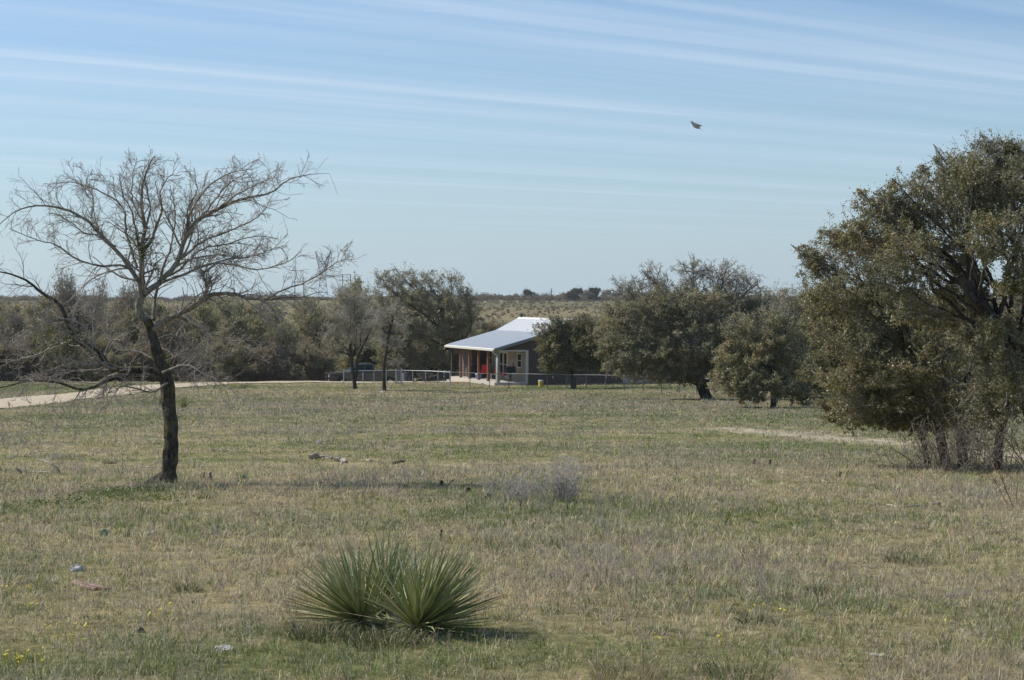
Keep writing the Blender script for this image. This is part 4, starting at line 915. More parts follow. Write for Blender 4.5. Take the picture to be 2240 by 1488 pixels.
def build_house():
    H = empty('house', H_POS, H_ANG, 'small grey house with white metal roof and a long open porch', 'house')
    V0, V1, W0, W1, JU, JV = 0., 10., 2.16, 9.55, .78, 7.6
    m = MB(); m.box((-.32, -.22, -.9), (W0, V1 + .2, .13)); m.build('porch_floor', M_CONC, H, bevel=.01)
    m = MB(); m.box((W1, -.22, -.9), (11.3, V1 + .2, .10)); m.build('rear_porch_floor', M_CONC, H, bevel=.01)
    us = [W0, 3.6, 5.45, 7.3, W1]
    m = MB(); m.poly([(W0, -.9)] + [(u, roof_z(u) - .09) for u in us] + [(W1, -.9)], V0 + .03, V1 - .03, 'y'); wall = m.build('gable_wall', M_SIDE, H)
    m = MB(); m.poly([(0.0, 2.36), (0.0, roof_z(0) - .09), (W0 - .003, roof_z(W0) - .09), (W0 - .003, 2.36)], V0 + .035, V0 + .16, 'y'); m.build('porch_gable', M_SIDE, H)
    m = MB(); m.poly([(W1 + .003, 2.36), (W1 + .003, roof_z(W1) - .09), (10.95, roof_z(10.95) - .09), (10.95, 2.36)], V0 + .035, V0 + .16, 'y'); m.build('porch_gable', M_SIDE, H)
    m = MB(); m.box((W0 - .035, .12, .13), (W0 - .004, JV, 2.75)); pw = m.build('porch_wall', M_PWALL, H)
    m = MB(); m.box((JU, JV, .13), (W0 - .004, V1 - .03, roof_z(JU) - .1)); m.build('storage_room', M_SIDE, H)
    # trims
    m = MB(); m.box((W0 - .09, V0 - .02, .0), (W0 + .10, V0 + .028, 2.34)); m.build('corner_trim', M_TRIM, H)
    m = MB(); m.box((W1 - .10, V0 - .02, -.1), (W1 + .03, V0 + .028, 2.34)); m.build('corner_trim', M_TRIM, H)
    m = MB(); m.box((.02, V0 - .01, 2.25), (W0 - .1, V0 + .15, 2.355)); m.box((-.05, V0 + .16, 2.25), (.10, V1, 2.36)); m.build('porch_beam', M_TRIM, H)
    # roof panels, seams, ridge
    m = MB()
    prof = [(-.36, 2.46), (3.6, 3.52), (5.45, 4.46), (7.3, 3.52), (11.3, 2.46)]
    top = prof; bot = [(u, z - .075) for u, z in prof]
    m.poly(top + bot[::-1], V0 - .28, V1 + .28, 'y')
    roof = m.build('roof', M_ROOF, H)
    m = MB()
    for a, b in zip(prof[:-1], prof[1:]):
        d = Vector((b[0] - a[0], 0, b[1] - a[1])); n = Vector((-d.z, 0, d.x)).normalized()
        if n.z < 0: n = -n
        v = V0 - .2
        while v < V1 + .3:
            q = [Vector((a[0], v, a[1])) + n * .002, Vector((b[0], v, b[1])) + n * .002]
            vs = [m.bm.verts.new(t) for t in (q[0] - Vector((0, .022, 0)), q[0] + Vector((0, .022, 0)), q[0] + n * .035, q[1] - Vector((0, .022, 0)), q[1] + Vector((0, .022, 0)), q[1] + n * .035)]
            for f in ((0, 1, 2), (5, 4, 3), (0, 2, 5, 3), (2, 1, 4, 5)): m.bm.faces.new([vs[i] for i in f])
            v += .305
    m.build('roof_seams', M_ROOF, roof)
    m = MB(); m.poly([(5.25, 4.375), (5.45, 4.50), (5.65, 4.375), (5.45, 4.465)], V0 - .3, V1 + .3, 'y'); m.build('ridge_cap', M_ROOF, roof)
    for v0, v1 in ((V0 - .31, V0 - .283), (V1 + .283, V1 + .31)):      # rake trim on both gables
        m = MB(); up = [(u, z + .02) for u, z in prof]; dn = [(u, z - .19) for u, z in prof]
        m.poly(up + dn[::-1], v0, v1, 'y')
        m.build('rake_trim', M_RAKE, H)
    m = MB(); m.box((-.47, V0 - .3, 2.30), (-.365, V1 + .3, 2.435), .015); m.box((-.36, V0 - .27, 2.27), (-.33, V1 + .27, 2.38)); m.build('gutter', M_TRIM, H)
    m = MB(); m.box((11.305, V0 - .3, 2.30), (11.40, V1 + .3, 2.435), .015); m.build('gutter', M_TRIM, H)
    m = MB(); m.box((-.3, V0 + .16, 2.365), (W0 - .04, V1 + .1, 2.385)); m.build('porch_ceiling', M_TRIM, H)
    m = MB(); m.cyl((-.40, -.16, 2.31), (-.40, -.16, 2.20), .04); m.cyl((-.40, -.16, 2.20), (-.06, -.09, 1.98), .04); m.cyl((-.06, -.09, 1.98), (-.06, -.09, .2), .04); m.build('downspout', M_TRIM, H, smooth=True)
    for k, v in enumerate((.10, 2.05, 4.03, 6.0, 7.98, 9.9)):
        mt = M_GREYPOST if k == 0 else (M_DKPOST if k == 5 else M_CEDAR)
        m = MB(); w = .105 if k == 0 else .075; m.box((.03 - w, v - w, .13), (.03 + w, v + w, 2.25), .01); m.box((.03 - w - .02, v - w - .02, .131), (.03 + w + .02, v + w + .02, .2), .005)
        o = m.build('porch_post', mt, H)
        o['label'] = {0: 'grey painted corner post', 5: 'dark shaded end post'}.get(k, 'reddish cedar post')
    for v in (.1, 5., 9.9):
        m = MB(); m.box((10.85, v - .07, .1), (10.99, v + .07, 2.36), .01); m.build('rear_porch_post', M_CEDAR, H)
    # french door on the porch wall (facing -x)
    def window(v0, v1, z0, z1, rows, parent_name='window', leafs=1):
        x = W0 - .035
        m = MB(); f = .075
        m.box((x - .035, v0 - f, z0 - f), (x - .001, v0, z1 + f)); m.box((x - .035, v1, z0 - f), (x - .001, v1 + f, z1 + f))
        m.box((x - .035, v0, z1), (x - .001, v1, z1 + f)); m.box((x - .04, v0, z0 - f), (x - .001, v1, z0))
        for i in range(1, rows): z = z0 + (z1 - z0) * i / rows; m.box((x - .028, v0, z - .022), (x - .001, v1, z + .022))
        o = m.build(parent_name, M_TRIM, H)
        m = MB(); m.box((x - .012, v0 + .004, z0 + .004), (x - .0015, v1 - .004, z1 - .004)); m.build('pane', GLASS, o)
        return o
    window(.98, 1.72, 1.12, 2.02, 2)
    window(7.0, 7.45, 1.12, 2.02, 2)
    for v in (3.75, 4.58):
        x = W0 - .035; m = MB()
        m.box((x - .05, v, .14), (x - .001, v + .10, 2.10)); m.box((x - .05, v + .66, .14), (x - .001, v + .76, 2.10)); m.box((x - .05, v + .10, 1.98), (x - .001, v + .66, 2.10)); m.box((x - .05, v + .10, .14), (x - .001, v + .66, .40)); m.box((x - .04, v + .10, 1.15), (x - .001, v + .66, 1.21))
        d = m.build('porch_door', M_TRIM, H)
        m = MB(); m.box((x - .02, v + .104, .404), (x - .0015, v + .656, 1.976)); m.build('pane', GLASS, d)
        m = MB(); m.cyl((x - .09, v + (.70 if v < 4 else .06), 1.0), (x - .05, v + (.70 if v < 4 else .06), 1.0), .02); m.build('handle', plain('brass', (.5, .4, .2), .3, metal=.8), d)
    m = MB(); x = W0 - .035; m.box((x - .03, 3.64, .14), (x - .001, 3.745, 2.2)); m.box((x - .03, 5.345, .14), (x - .001, 5.45, 2.2)); m.box((x - .03, 3.745, 2.105), (x - .001, 5.345, 2.2)); m.build('door_frame', M_TRIM, H)
    # small high window in the gable wall (faces -y)
    m = MB(); y = V0 + .03; u0, u1, z0, z1, f = 7.55, 8.35, 1.15, 1.72, .08
    m.box((u0 - f, y - .035, z0 - f), (u0, y - .001, z1 + f)); m.box((u1, y - .035, z0 - f), (u1 + f, y - .001, z1 + f)); m.box((u0, y - .035, z1), (u1, y - .001, z1 + f)); m.box((u0, y - .035, z0 - f), (u1, y - .001, z0))
    w = m.build('window', M_TRIM, H); m = MB(); m.box((u0 + .004, y - .012, z0 + .004), (u1 - .004, y - .0015, z1 - .004)); m.build('pane', GLASS, w)
    for u, z in ((4.1, .42), (8.25, .78)):
        m = MB(); m.box((u - .06, y - .05, z - .07), (u + .06, y - .001, z + .07), .01); m.build('outlet_cover', M_TRIM, H)
    m = MB(); m.cyl((5.6, 10.1, 4.3), (5.6, 10.1, 4.78), .09); m.build('vent_pipe', M_DKPOST, roof)
    return H
house = build_house()
HM = Matrix.Translation(H_POS) @ Matrix.Rotation(H_ANG, 4, 'Z')
def hp(u, v, z): return HM @ Vector((u, v, z))

RED = plain('red_fabric', (.75, .04, .045), .7, var=.15); BLACK = plain('black_metal', (.018, .018, .02), .5, var=.2); BLACKC = plain('black_cover', (.02, .021, .022), .65, var=.3, sc=5., bump=.3, bsc=6.)
WHITE = plain('white_plastic', (.72, .72, .68), .5, var=.05); BLUE = plain('dark_blue_plastic', (.010, .015, .032), .45, var=.15); YEL = plain('yellow_plastic', (.62, .43, .05), .5, var=.1); GALV = plain('galvanised_steel', (.42, .43, .43), .45, metal=.45, var=.12, sc=8.)
def chair(loc, rz, label):
    o = empty('camp_chair', loc, rz, label, 'chair', 'red camp chairs on the porch')
    m = MB(); m.poly([(-.24, .40), (.24, .36), (.24, .375), (-.24, .415)], -.25, .25, 'x')
    m.build('seat', RED, o)
    m = MB(); m.box((-.25, -.30, .42), (.25, -.275, 1.02), .01, rot=Matrix.Rotation(R_(14), 3, 'X'), piv=(0, -.28, .42)); m.build('backrest', RED, o)
    for s in (-1, 1):
        m = MB(); m.box((s * .29 - .03, -.24, .60), (s * .29 + .03, .24, .625), .008); m.build('armrest', RED, o)
        m = MB(); m.cyl((s * .27, -.26, .01), (s * .27, .25, .60), .014, seg=6); m.build('leg', BLACK, o)
        m = MB(); m.cyl((s * .27, .25, .01), (s * .27, -.27, .60), .014, seg=6); m.cyl((s * .27, -.27, .60), (s * .26, -.42, 1.03), .013, seg=6); m.build('leg', BLACK, o)
    return o
chair(hp(1.25, 4.4, .13), H_ANG + R_(100), 'red camp chair facing out before the french doors, behind the second post')
chair(hp(.95, 1.55, .13), H_ANG + R_(60), 'red camp chair right of the grey corner post, beside the black grill')
chair(hp(.85, 5.15, .13), H_ANG + R_(150), 'red camp chair left of the second cedar post, next to the blue cooler')
def pedestal_grill(loc, rz):
    o = empty('charcoal_grill', loc, rz, 'black pedestal grill on the porch at the right of the red chair', 'grill')
    m = MB(); m.cyl((0, 0, .03), (0, 0, .62), .07, .09, 12); m.build('pedestal', BLACK, o)
    m = MB(); m.lathe((0, 0, 0), [(.001, 0), (.26, 0), (.26, .035), (.001, .04)]); m.build('base', BLACK, o)
    m = MB(); m.box((-.36, -.22, .62), (.36, .22, .85), .05); m.build('firebox', BLACK, o)
    m = MB(); m.box((-.34, -.21, .855), (.34, .21, 1.06), .08); l = m.build('lid', BLACK, o)
    m = MB(); m.cyl((.2, 0, 1.05), (.2, 0, 1.30), .04); m.build('chimney', BLACK, l)
    m = MB(); m.box((-.58, -.2, .80), (-.37, .2, .83), .008); m.build('side_shelf', BLACK, o)
    return o
pedestal_grill(hp(1.2, .72, .13), H_ANG)
def covered_grill(loc, rz):
    o = empty('covered_grill', loc, rz, 'bulky black covered grill standing before the dark storage wall', 'grill')
    m = MB(); m.box((-.62, -.34, .05), (.62, .34, .88), .09); b = m.build('cover', BLACKC, o)
    m = MB(); m.box((-.42, -.33, .89), (.42, .33, 1.20), .15); m.build('lid_cover', BLACKC, b)
    for s in (-1, 1):
        m = MB(); m.cyl((s * .5, -.3, .06), (s * .5, -.26, .06), .06); m.build('wheel', BLACK, o)
    return o
covered_grill(hp(.85, 6.95, .13), H_ANG)
def cooler(loc, rz):
    o = empty('cooler', loc, rz, 'small blue cooler with a white lid on the porch floor', 'cooler')
    m = MB(); m.box((-.25, -.16, 0), (.25, .16, .30), .03); m.build('tub', plain('blue_plastic', (.03, .13, .28), .4), o)
    m = MB(); m.box((-.26, -.17, .302), (.26, .17, .37), .025); l = m.build('lid', WHITE, o)
    m = MB(); m.cyl((-.27, 0, .24), (.27, 0, .24), .012); m.build('handle', WHITE, o)
cooler(hp(.75, 5.95, .13), H_ANG + .2)
def side_table(loc):
    o = empty('side_table', loc, 0, 'low white side table between the red chairs on the porch', 'table')
    m = MB(); m.box((-.22, -.22, .40), (.22, .22, .43), .01); m.build('tabletop', WHITE, o)
    for sx in (-1, 1):
        for sy in (-1, 1):
            m = MB(); m.cyl((sx * .18, sy * .18, 0), (sx * .18, sy * .18, .40), .018, seg=8); m.build('leg', WHITE, o)
side_table(hp(.9, 3.3, .13))
def drum(loc, r, h, mat, name, label, cat, legs=0, lid=None):
    o = empty(name, loc, 0, label, cat)
    z0 = legs
    m = MB(); m.lathe((0, 0, z0), [(.001, 0), (r * .93, 0), (r * .95, .02), (r * .95, h * .3), (r, h * .33), (r * .96, h * .36), (r * .96, h * .66), (r, h * .69), (r * .96, h * .72), (r * .95, h * .97), (r * .9, h), (.001, h)]); m.build('body', mat, o, smooth=False)
    if legs:
        for k in range(3):
            a = k * 2.094 + .4; m = MB(); m.cyl((math.cos(a) * r * .7, math.sin(a) * r * .7, z0 + .02), (math.cos(a) * r * 1.2, math.sin(a) * r * 1.2, -.03), .022, seg=6); m.build('leg', GALV, o)
    if lid:
        m = MB(); m.lathe((0, 0, z0 + h), [(r * .97, -.05), (r * 1.0, .02), (r * .9, .035), (.001, .04)]); m.build('lid', lid, o)
    return o
b = at(1183, 846); drum(b, .17, .40, YEL, 'bucket', 'yellow bucket with a white lid on the grass before the gable wall', 'bucket', lid=WHITE)
b = P(977, 838, 123.); b.z = gzf(b.x, b.y); drum(b, .26, .62, BLUE, 'barrel', 'dark blue barrel on thin legs below the far end of the porch', 'barrel', legs=.28)
b = P(891, 838, 127.5); b.z = gzf(b.x, b.y); drum(b, .25, .75, BLUE, 'barrel', 'blue barrel on the ground right of the fence gate', 'barrel')
b = P(883, 838, 128.5); b.z = gzf(b.x, b.y); drum(b, .16, .72, plain('grey_plastic', (.35, .34, .32), .6), 'bin', 'narrow grey bin right behind the fence gate', 'bin')
def wheelbarrow(loc, rz):
    o = empty('wheelbarrow', loc, rz, 'black wheelbarrow on the grass inside the fence', 'wheelbarrow')
    m = MB(); bm = m.bm; lo = [(-.30, -.2, .30), (.28, -.2, .30), (.28, .2, .30), (-.30, .2, .30)]; hi = [(-.62, -.36, .66), (.52, -.36, .62), (.52, .36, .62), (-.62, .36, .66)]
    a = [bm.verts.new(v) for v in lo]; c = [bm.verts.new(v) for v in hi]; bm.faces.new(a[::-1])
    for i in range(4): bm.faces.new((a[i], a[(i + 1) % 4], c[(i + 1) % 4], c[i]))
    t = m.build('tray', BLACK, o); so = t.modifiers.new('s', 'SOLIDIFY'); so.thickness = .02
    m = MB(); m.cyl((-.72, -.05, .2), (-.72, .05, .2), .20, seg=18); w = m.build('wheel', BLACK, o)
    m = MB(); m.cyl((-.72, -.055, .2), (-.72, .055, .2), .09, seg=12); m.build('rim', WHITE, w)
    for s in (-1, 1):
        m = MB(); m.cyl((-.74, s * .07, .2), (.85, s * .30, .52), .02, seg=8); m.build('handle', plain('worn_wood', (.32, .24, .15), .8), o)
        m = MB(); m.cyl((.25, s * .2, .34), (.32, s * .24, 0), .016, seg=6); m.cyl((.32, s * .24, .0), (.12, s * .18, .32), .013, seg=6); m.build('leg', BLACK, o)
b = P(930, 838, 125.); b.z = gzf(b.x, b.y); wheelbarrow(b, R_(-10))

# ================================================================ YARD FENCE
def chain_fence():
    A = [(752, 837, 120.5), (794, 837, 120.4), (818, 837, 120.3), (845, 838, 120.2), (866, 838, 120.1)]
    B = [(879, 838, 120.), (903, 839, 119.6), (931, 840, 119.), (958, 842, 118.2), (985, 844, 117.2)]
    Cc = [(985, 844, 117.2), (1028, 845.5, 116.4), (1071, 847, 115.6), (1113, 848.5), (1155, 849.5), (1197, 850.5), (1240, 851.5), (1283, 852.5), (1325, 853.5), (1366, 855), (1407, 857), (1447, 859), (1487, 861.5), (1524, 864), (1562, 867), (1604, 871), (1650, 876), (1700, 882)]
    def fence(pts, name, label, hh, rail_r, brace=False, post_mat=GALV, skip_first=False):
        g = [at(*p) if len(p) == 2 else P(*p) for p in pts]
        for q in g: q.z = gzf(q.x, q.y)
        base = g[0].copy(); root = empty(name, base, 0, label, 'fence')
        tops = []
        for i, q in enumerate(g):
            q = q - base; end = i in (0, len(g) - 1); tops.append(q + Vector((0, 0, hh)))
            m = MB(); r = .038 if end else .026; m.cyl(q - Vector((0, 0, .3)), q + Vector((0, 0, hh + (.05 if end else -.01))), r, seg=8)
            if end: m.ball(q + Vector((0, 0, hh + .06)), r * 1.15)
            if skip_first and i == 0: m.bm.free(); continue
            m.build('fence_post', post_mat, root, smooth=False)
        pp = np.array([tuple(t) for t in tops]); n = len(pp) * 6; rp = resample(pp, n)
        V, Q = tubes(rp[None], np.full((1, n), rail_r), 8); link('top_rail', np_mesh('top_rail', V, [Q], [post_mat], smooth=True), root)
        # woven wire: crossing diagonals
        w = []
        for i in range(len(g) - 1):
            a, b_ = g[i] - base, g[i + 1] - base; L = (b_ - a).length; k = max(4, int(L / .2)); hv = Vector((0, 0, hh - .04)); z0 = Vector((0, 0, .05))
            ks = int(hh / L * k)
            for j in range(-ks, k + 1):
                for sg in (0, 1):
                    t0, t1 = j / k, (j + ks) / k; q0, q1 = max(0., t0), min(1., t1)
                    if q1 <= q0: continue
                    f0, f1 = (q0 - t0) / (t1 - t0), (q1 - t0) / (t1 - t0)
                    if sg: f0, f1 = 1 - f0, 1 - f1
                    w.append([a.lerp(b_, q0) + z0 + hv * f0, a.lerp(b_, q1) + z0 + hv * f1])
        w = np.array([[tuple(p) for p in q] for q in w]); V, Q = tubes(w, np.full(w.shape[:2], .0013 if post_mat is GALV else .0009), 3); link('wire_mesh', np_mesh('wire_mesh', V, [Q], [GALV]), root)
        if brace:
            m = MB(); a, b_ = g[2] - base, g[3] - base; q = g[2] - base; m.cyl(q + Vector((0, 0, .12)), q + Vector((-.55, -.02, .75)), .02, seg=6); m.build('brace', GALV, root)
        return root
    fence(A, 'chain_link_fence', 'galvanised chain link fence in front of the truck, left of the gate', .93, .026)
    fence(B, 'chain_link_fence', 'galvanised chain link fence right of the gate, ending left of the porch', .93, .026, brace=True)
    dk = plain('dull_steel', (.13, .13, .13), .5, metal=.3, var=.15, sc=6.)
    fence(Cc, 'chain_link_fence', 'dull chain link fence running in front of the house and on under the oaks', .93, .024, post_mat=dk, skip_first=True)
    # gate
    a, b_ = P(867.5, 838.5, 120.05), P(877.5, 838.7, 120.02); a.z = gzf(a.x, a.y); b_.z = gzf(b_.x, b_.y); root = empty('yard_gate', a, 0, 'narrow galvanised pipe gate in the chain link fence', 'gate'); d = b_ - a
    m = MB()
    for t in (.06, .94): m.cyl(d * t + Vector((0, 0, .06)), d * t + Vector((0, 0, .93)), .022, seg=8)
    for z in (.06, .93): m.cyl(d * .06 + Vector((0, 0, z)), d * .94 + Vector((0, 0, z)), .022, seg=8)
    m.build('gate_frame', GALV, root)
    w = []
    for k in range(8):
        for sg in (0, 1):
            t0 = (k / 8.) * .88 + .06; z0, z1 = (.08, .90) if sg else (.90, .08)
            w.append([tuple(d * t0 + Vector((0, 0, z0))), tuple(d * min(.94, t0 + .25) + Vector((0, 0, z1)))])
    w = np.array(w); V, Q = tubes(w, np.full(w.shape[:2], .004), 3); link('wire_mesh', np_mesh('wire_mesh', V, [Q], [GALV]), root)
    # white pipe rail fence of the pen behind
    g = [P(1400, 846, 128), P(1440, 848, 127), P(1480, 849, 126), P(1520, 851, 124), P(1560, 854, 122), P(1600, 857, 120)]
    for q in g: q.z = gzf(q.x, q.y)
    base = g[0].copy(); root = empty('pipe_fence', base, 0, 'white pipe rail fence of the pen glimpsed behind the broad oak trunk', 'fence')
    for i, q in enumerate(g):
        m = MB(); m.cyl(q - base - Vector((0, 0, .3)), q - base + Vector((0, 0, 1.12)), .045, seg=8); m.build('fence_post', M_TRIM, root)
    for z in (1.1, .35):
        rp = resample(np.array([tuple(q - base + Vector((0, 0, z))) for q in g]), 24); V, Q = tubes(rp[None], np.full((1, 24), .045), 8); link('rail', np_mesh('rail', V, [Q], [M_TRIM], smooth=True), root)
    # low grey trailer standing in the pen
    b = P(1445, 848, 131); b.z = gzf(b.x, b.y); root = empty('utility_trailer', b, R_(8), 'low dark grey trailer half hidden under the broad oak right of the house', 'trailer')
    m = MB(); m.box((-1.6, -.8, .45), (1.6, .8, .60), .02); m.build('deck', plain('dark_grey_paint', (.07, .07, .085), .6), root)
    for y in (-.8, .77): m = MB(); m.box((-1.6, y, .603), (1.6, y + .03, .95), .005); m.build('side_board', plain('faded_purple_grey', (.10, .095, .12), .7), root)
    for s in (-1, 1):
        m = MB(); m.cyl((0, s * .86, .32), (0, s * 1.03, .32), .32, seg=20); w_ = m.build('wheel', BLACK, root); m = MB(); m.cyl((0, s * .85, .32), (0, s * 1.04, .32), .17, seg=14); m.build('rim', GALV, w_)
    m = MB(); m.cyl((1.6, -.5, .5), (2.7, 0, .45), .035, seg=8); m.cyl((1.6, .5, .5), (2.7, 0, .45), .035, seg=8); m.cyl((2.6, 0, .45), (2.6, 0, 0), .03, seg=8); m.build('drawbar', BLACK, root)
chain_fence()

# ================================================================ PICKUP TRUCK
def truck():
    m_, h_, p_ = new_mat('charcoal_car_paint'); p_.inputs['Base Color'].default_value = (.055, .054, .052, 1); p_.inputs['Roughness'].default_value = .32; p_.inputs['Metallic'].default_value = .35; p_.inputs['Coat Weight'].default_value = .6
    chrome = plain('chrome', (.75, .76, .78), .15, metal=1., var=.02); trimb = plain('black_trim', (.02, .02, .022), .6); tyre_m = plain('tyre_rubber', (.02, .02, .02), .85)
    ang = R_(13); y0 = 137.5; fx = (717 - CX) / F * y0
    b = Vector((fx + 2.9 * math.cos(ang), y0 + 2.9 * math.sin(ang), 0)); b.z = min(gzf(b.x - 2, b.y), gzf(b.x, b.y)) + .05
    T = empty('pickup_truck', b, ang, 'dark grey pickup truck parked facing left behind the slim forked tree', 'pickup truck')
    hw = .98
    def arc(cx, r, n=9): return [(cx + r * math.cos(math.pi * (1 - k / (n - 1))), .42 + r * math.sin(math.pi * (1 - k / (n - 1)))) for k in range(n)]
    # lower body with wheel arches; front is -x
    pr = [(-2.88, .46), (-2.92, .75), (-2.88, 1.08), (-2.74, 1.17), (-1.35, 1.27), (.84, 1.27), (.86, 1.30), (2.90, 1.30), (2.92, .62), (2.85, .50)] + arc(1.92, .50)[::-1] + [(1.3, .40), (-1.25, .40)] + arc(-1.86, .50)[::-1]
    m = MB(); m.poly(pr, -hw, hw, 'y'); bmesh.ops.triangulate(m.bm, faces=[f for f in m.bm.faces if len(f.verts) > 4]); m.build('body', m_, T, bevel=.04)
    # cab
    lo = [(-1.42, 1.25), (.78, 1.25)]; hi = [(-.62, 1.88), (.58, 1.90)]
    m = MB(); bm = m.bm; w0, w1 = .93, .74
    a = [bm.verts.new(v) for v in ((lo[0][0], -w0, 1.25), (lo[1][0], -w0, 1.25), (lo[1][0], w0, 1.25), (lo[0][0], w0, 1.25))]; c = [bm.verts.new(v) for v in ((hi[0][0], -w1, 1.88), (hi[1][0], -w1, 1.90), (hi[1][0], w1, 1.90), (hi[0][0], w1, 1.88))]
    mid = [bm.verts.new(v) for v in ((.1, -w1 - .0, 1.93), (.1, w1, 1.93))]
    bm.faces.new(a[::-1]); bm.faces.new((c[0], mid[0], mid[1], c[3])); bm.faces.new((mid[0], c[1], c[2], mid[1])); bm.faces.new((a[1], a[2], c[2], c[1])); bm.faces.new((a[3], a[0], c[0], c[3])); bm.faces.new((a[0], a[1], c[1], mid[0], c[0])); bm.faces.new((a[2], a[3], c[3], mid[1], c[2]))
    cab = m.build('cab', m_, T, bevel=.05)
    def side_quad(pts, s, off=.012, th=.01):
        m = MB(); bm = m.bm
        def yy(z): return s * (w0 + (w1 - w0) * (z - 1.25) / .64 + off)
        v = [bm.verts.new((x, yy(z), z)) for x, z in pts]; u = [bm.verts.new((x, yy(z) - s * th, z)) for x, z in pts]; bm.faces.new(v); bm.faces.new(u[::-1]); n = len(pts)
        for i in range(n): bm.faces.new((v[i], v[(i + 1) % n], u[(i + 1) % n], u[i]))
        return m
    for s in (-1, 1):
        for pts in ([(-1.12, 1.32), (-.12, 1.32), (-.12, 1.79), (-.60, 1.79)], [(-.02, 1.32), (.64, 1.32), (.50, 1.80), (-.02, 1.80)]):
            side_quad(pts, s).build('side_window', GLASS, cab)
    m = MB(); bm = m.bm; v = [bm.verts.new(q) for q in ((-1.36, -.84, 1.31), (-1.36, .84, 1.31), (-.70, .68, 1.84), (-.70, -.68, 1.84))]; bm.faces.new(v)
    for q in v: q.co += Vector((-.03, 0, .03))
    ws = m.build('windscreen', GLASS, cab)
    for s in (-1, 1):
        m = MB(); m.box((-1.18, s * 1.02 - .07, 1.28), (-1.08, s * 1.02 + .07, 1.46), .02); m.build('mirror', trimb, T)
        m = MB(); m.box((-2.95, s * .78 - .15, .86), (-2.70, s * .78 + .16, 1.06), .03); m.build('headlight', plain('headlight_glass', (.75, .78, .8), .15, metal=.3), T)
        m = MB(); m.box((2.88, s * .88 - .09, .82), (2.935, s * .88 + .09, 1.2), .01); m.build('tail_light', plain('red_lens', (.4, .01, .01), .2), T)
        for dx, nm in ((-.35, 0), (.55, 1)):
            m = MB(); m.box((dx, s * hw - .01, 1.08), (dx + .18, s * (hw + .03) + .005, 1.11), .004); m.build('door_handle', chrome, T)
        for cx in (-1.86, 1.92):
            m = MB(); m.cyl((cx, s * .74, .40), (cx, s * 1.0, .40), .40, seg=28); w = m.build('wheel', tyre_m, T, bevel=.03)
            m = MB(); m.cyl((cx, s * .98, .40), (cx, s * 1.015, .40), .235, seg=20); rim = m.build('rim', chrome, w)
        m = MB(); m.box((-1.2, s * 1.0 - .06, .36), (1.2, s * 1.0 + .06, .42), .01); m.build('running_board', trimb, T)
    m = MB(); m.box((-3.02, -.95, .48), (-2.90, .95, .72), .04); m.build('front_bumper', chrome, T)
    m = MB(); m.box((2.93, -.95, .50), (3.05, .95, .70), .03); m.build('rear_bumper', chrome, T)
    m = MB(); m.box((-2.95, -.58, .78), (-2.915, .58, 1.10), .01); m.build('grille', trimb, T)
    m = MB()
    for y in (-.45, -.15, .15, .45): m.cyl((-3.06, y, .5), (-3.04, y, 1.15), .03, seg=8)
    for z in (.55, .85, 1.15): m.cyl((-3.05, -.75, z), (-3.05, .75, z), .03, seg=8)
    m.build('grille_guard', trimb, T)
    m = MB(); m.box((.95, -.8, 1.302), (2.8, .8, 1.312)); m.build('truck_bed', trimb, T)
truck()

# ================================================================ POWER LINE STRUCTURES FAR OFF
STEEL = plain('pylon_steel', (.22, .235, .25), .6, metal=.2, var=.05); POLEW = plain('pole_wood', (.07, .06, .05), .9, var=.1)
def pylon():
    y = 1400.; x = (706.5 - CX) / F * y; z = gzf(x, y); s = F / y
    def zz(py): return P(706.5, py, y).z - z
    root = empty('transmission_tower', (x, y, z), R_(6), 'grey lattice pylon with a forked top on the horizon, left of centre', 'pylon')
    m = MB(); r = .30; br = .19
    lv = [(0, 4.6), (zz(640), 3.6), (zz(625), 2.9), (zz(610), 2.1), (zz(594.5), 2.5)]
    cor = lambda w, zc: [Vector((sx * w, sy * w * .8, zc)) for sx, sy in ((-1, -1), (1, -1), (1, 1), (-1, 1))]
    L = [cor(w, zc) for zc, w in lv]
    for a, b in zip(L[:-1], L[1:]):
        for i in range(4):
            j = (i + 1) % 4; m.cyl(a[i], b[i], r, seg=4); m.cyl(a[i], b[j], br, seg=4); m.cyl(a[j], b[i], br, seg=4); m.cyl(b[i], b[j], br, seg=4)
    m.build('tower_body', STEEL, root)
    for s_ in (-1, 1):
        m = MB(); tz = zz(550); cz = zz(580); bz = zz(594.5); n = 7
        for sy in (-1, 1):
            o0, o1 = Vector((s_ * 2.5, sy * 2., bz)), Vector((s_ * 6.1, sy * .25, tz)); i0, i1 = Vector((0, sy * 1.7, cz)), o1
            m.cyl(o0, o1, r, seg=4); m.cyl(i0, i1, r, seg=4); m.cyl(i0, Vector((s_ * 2.5, sy * 2, bz)), br, seg=4)
            for k in range(n):
                t, t2 = k / n, (k + 1) / n; m.cyl(o0.lerp(o1, t2), i0.lerp(i1, t), br, seg=4); m.cyl(o0.lerp(o1, t), i0.lerp(i1, t), br * .9, seg=4)
        az = zz(565); m.cyl((s_ * 4.6, .9, az + 1.2), (s_ * 9.7, 0, az), .15, seg=4); m.cyl((s_ * 4.6, -.9, az + 1.2), (s_ * 9.7, 0, az), .15, seg=4); m.cyl((s_ * 4.4, 0, az - .6), (s_ * 9.7, 0, az), .15, seg=4)
        m.build('crossarm', STEEL, root)
pylon()
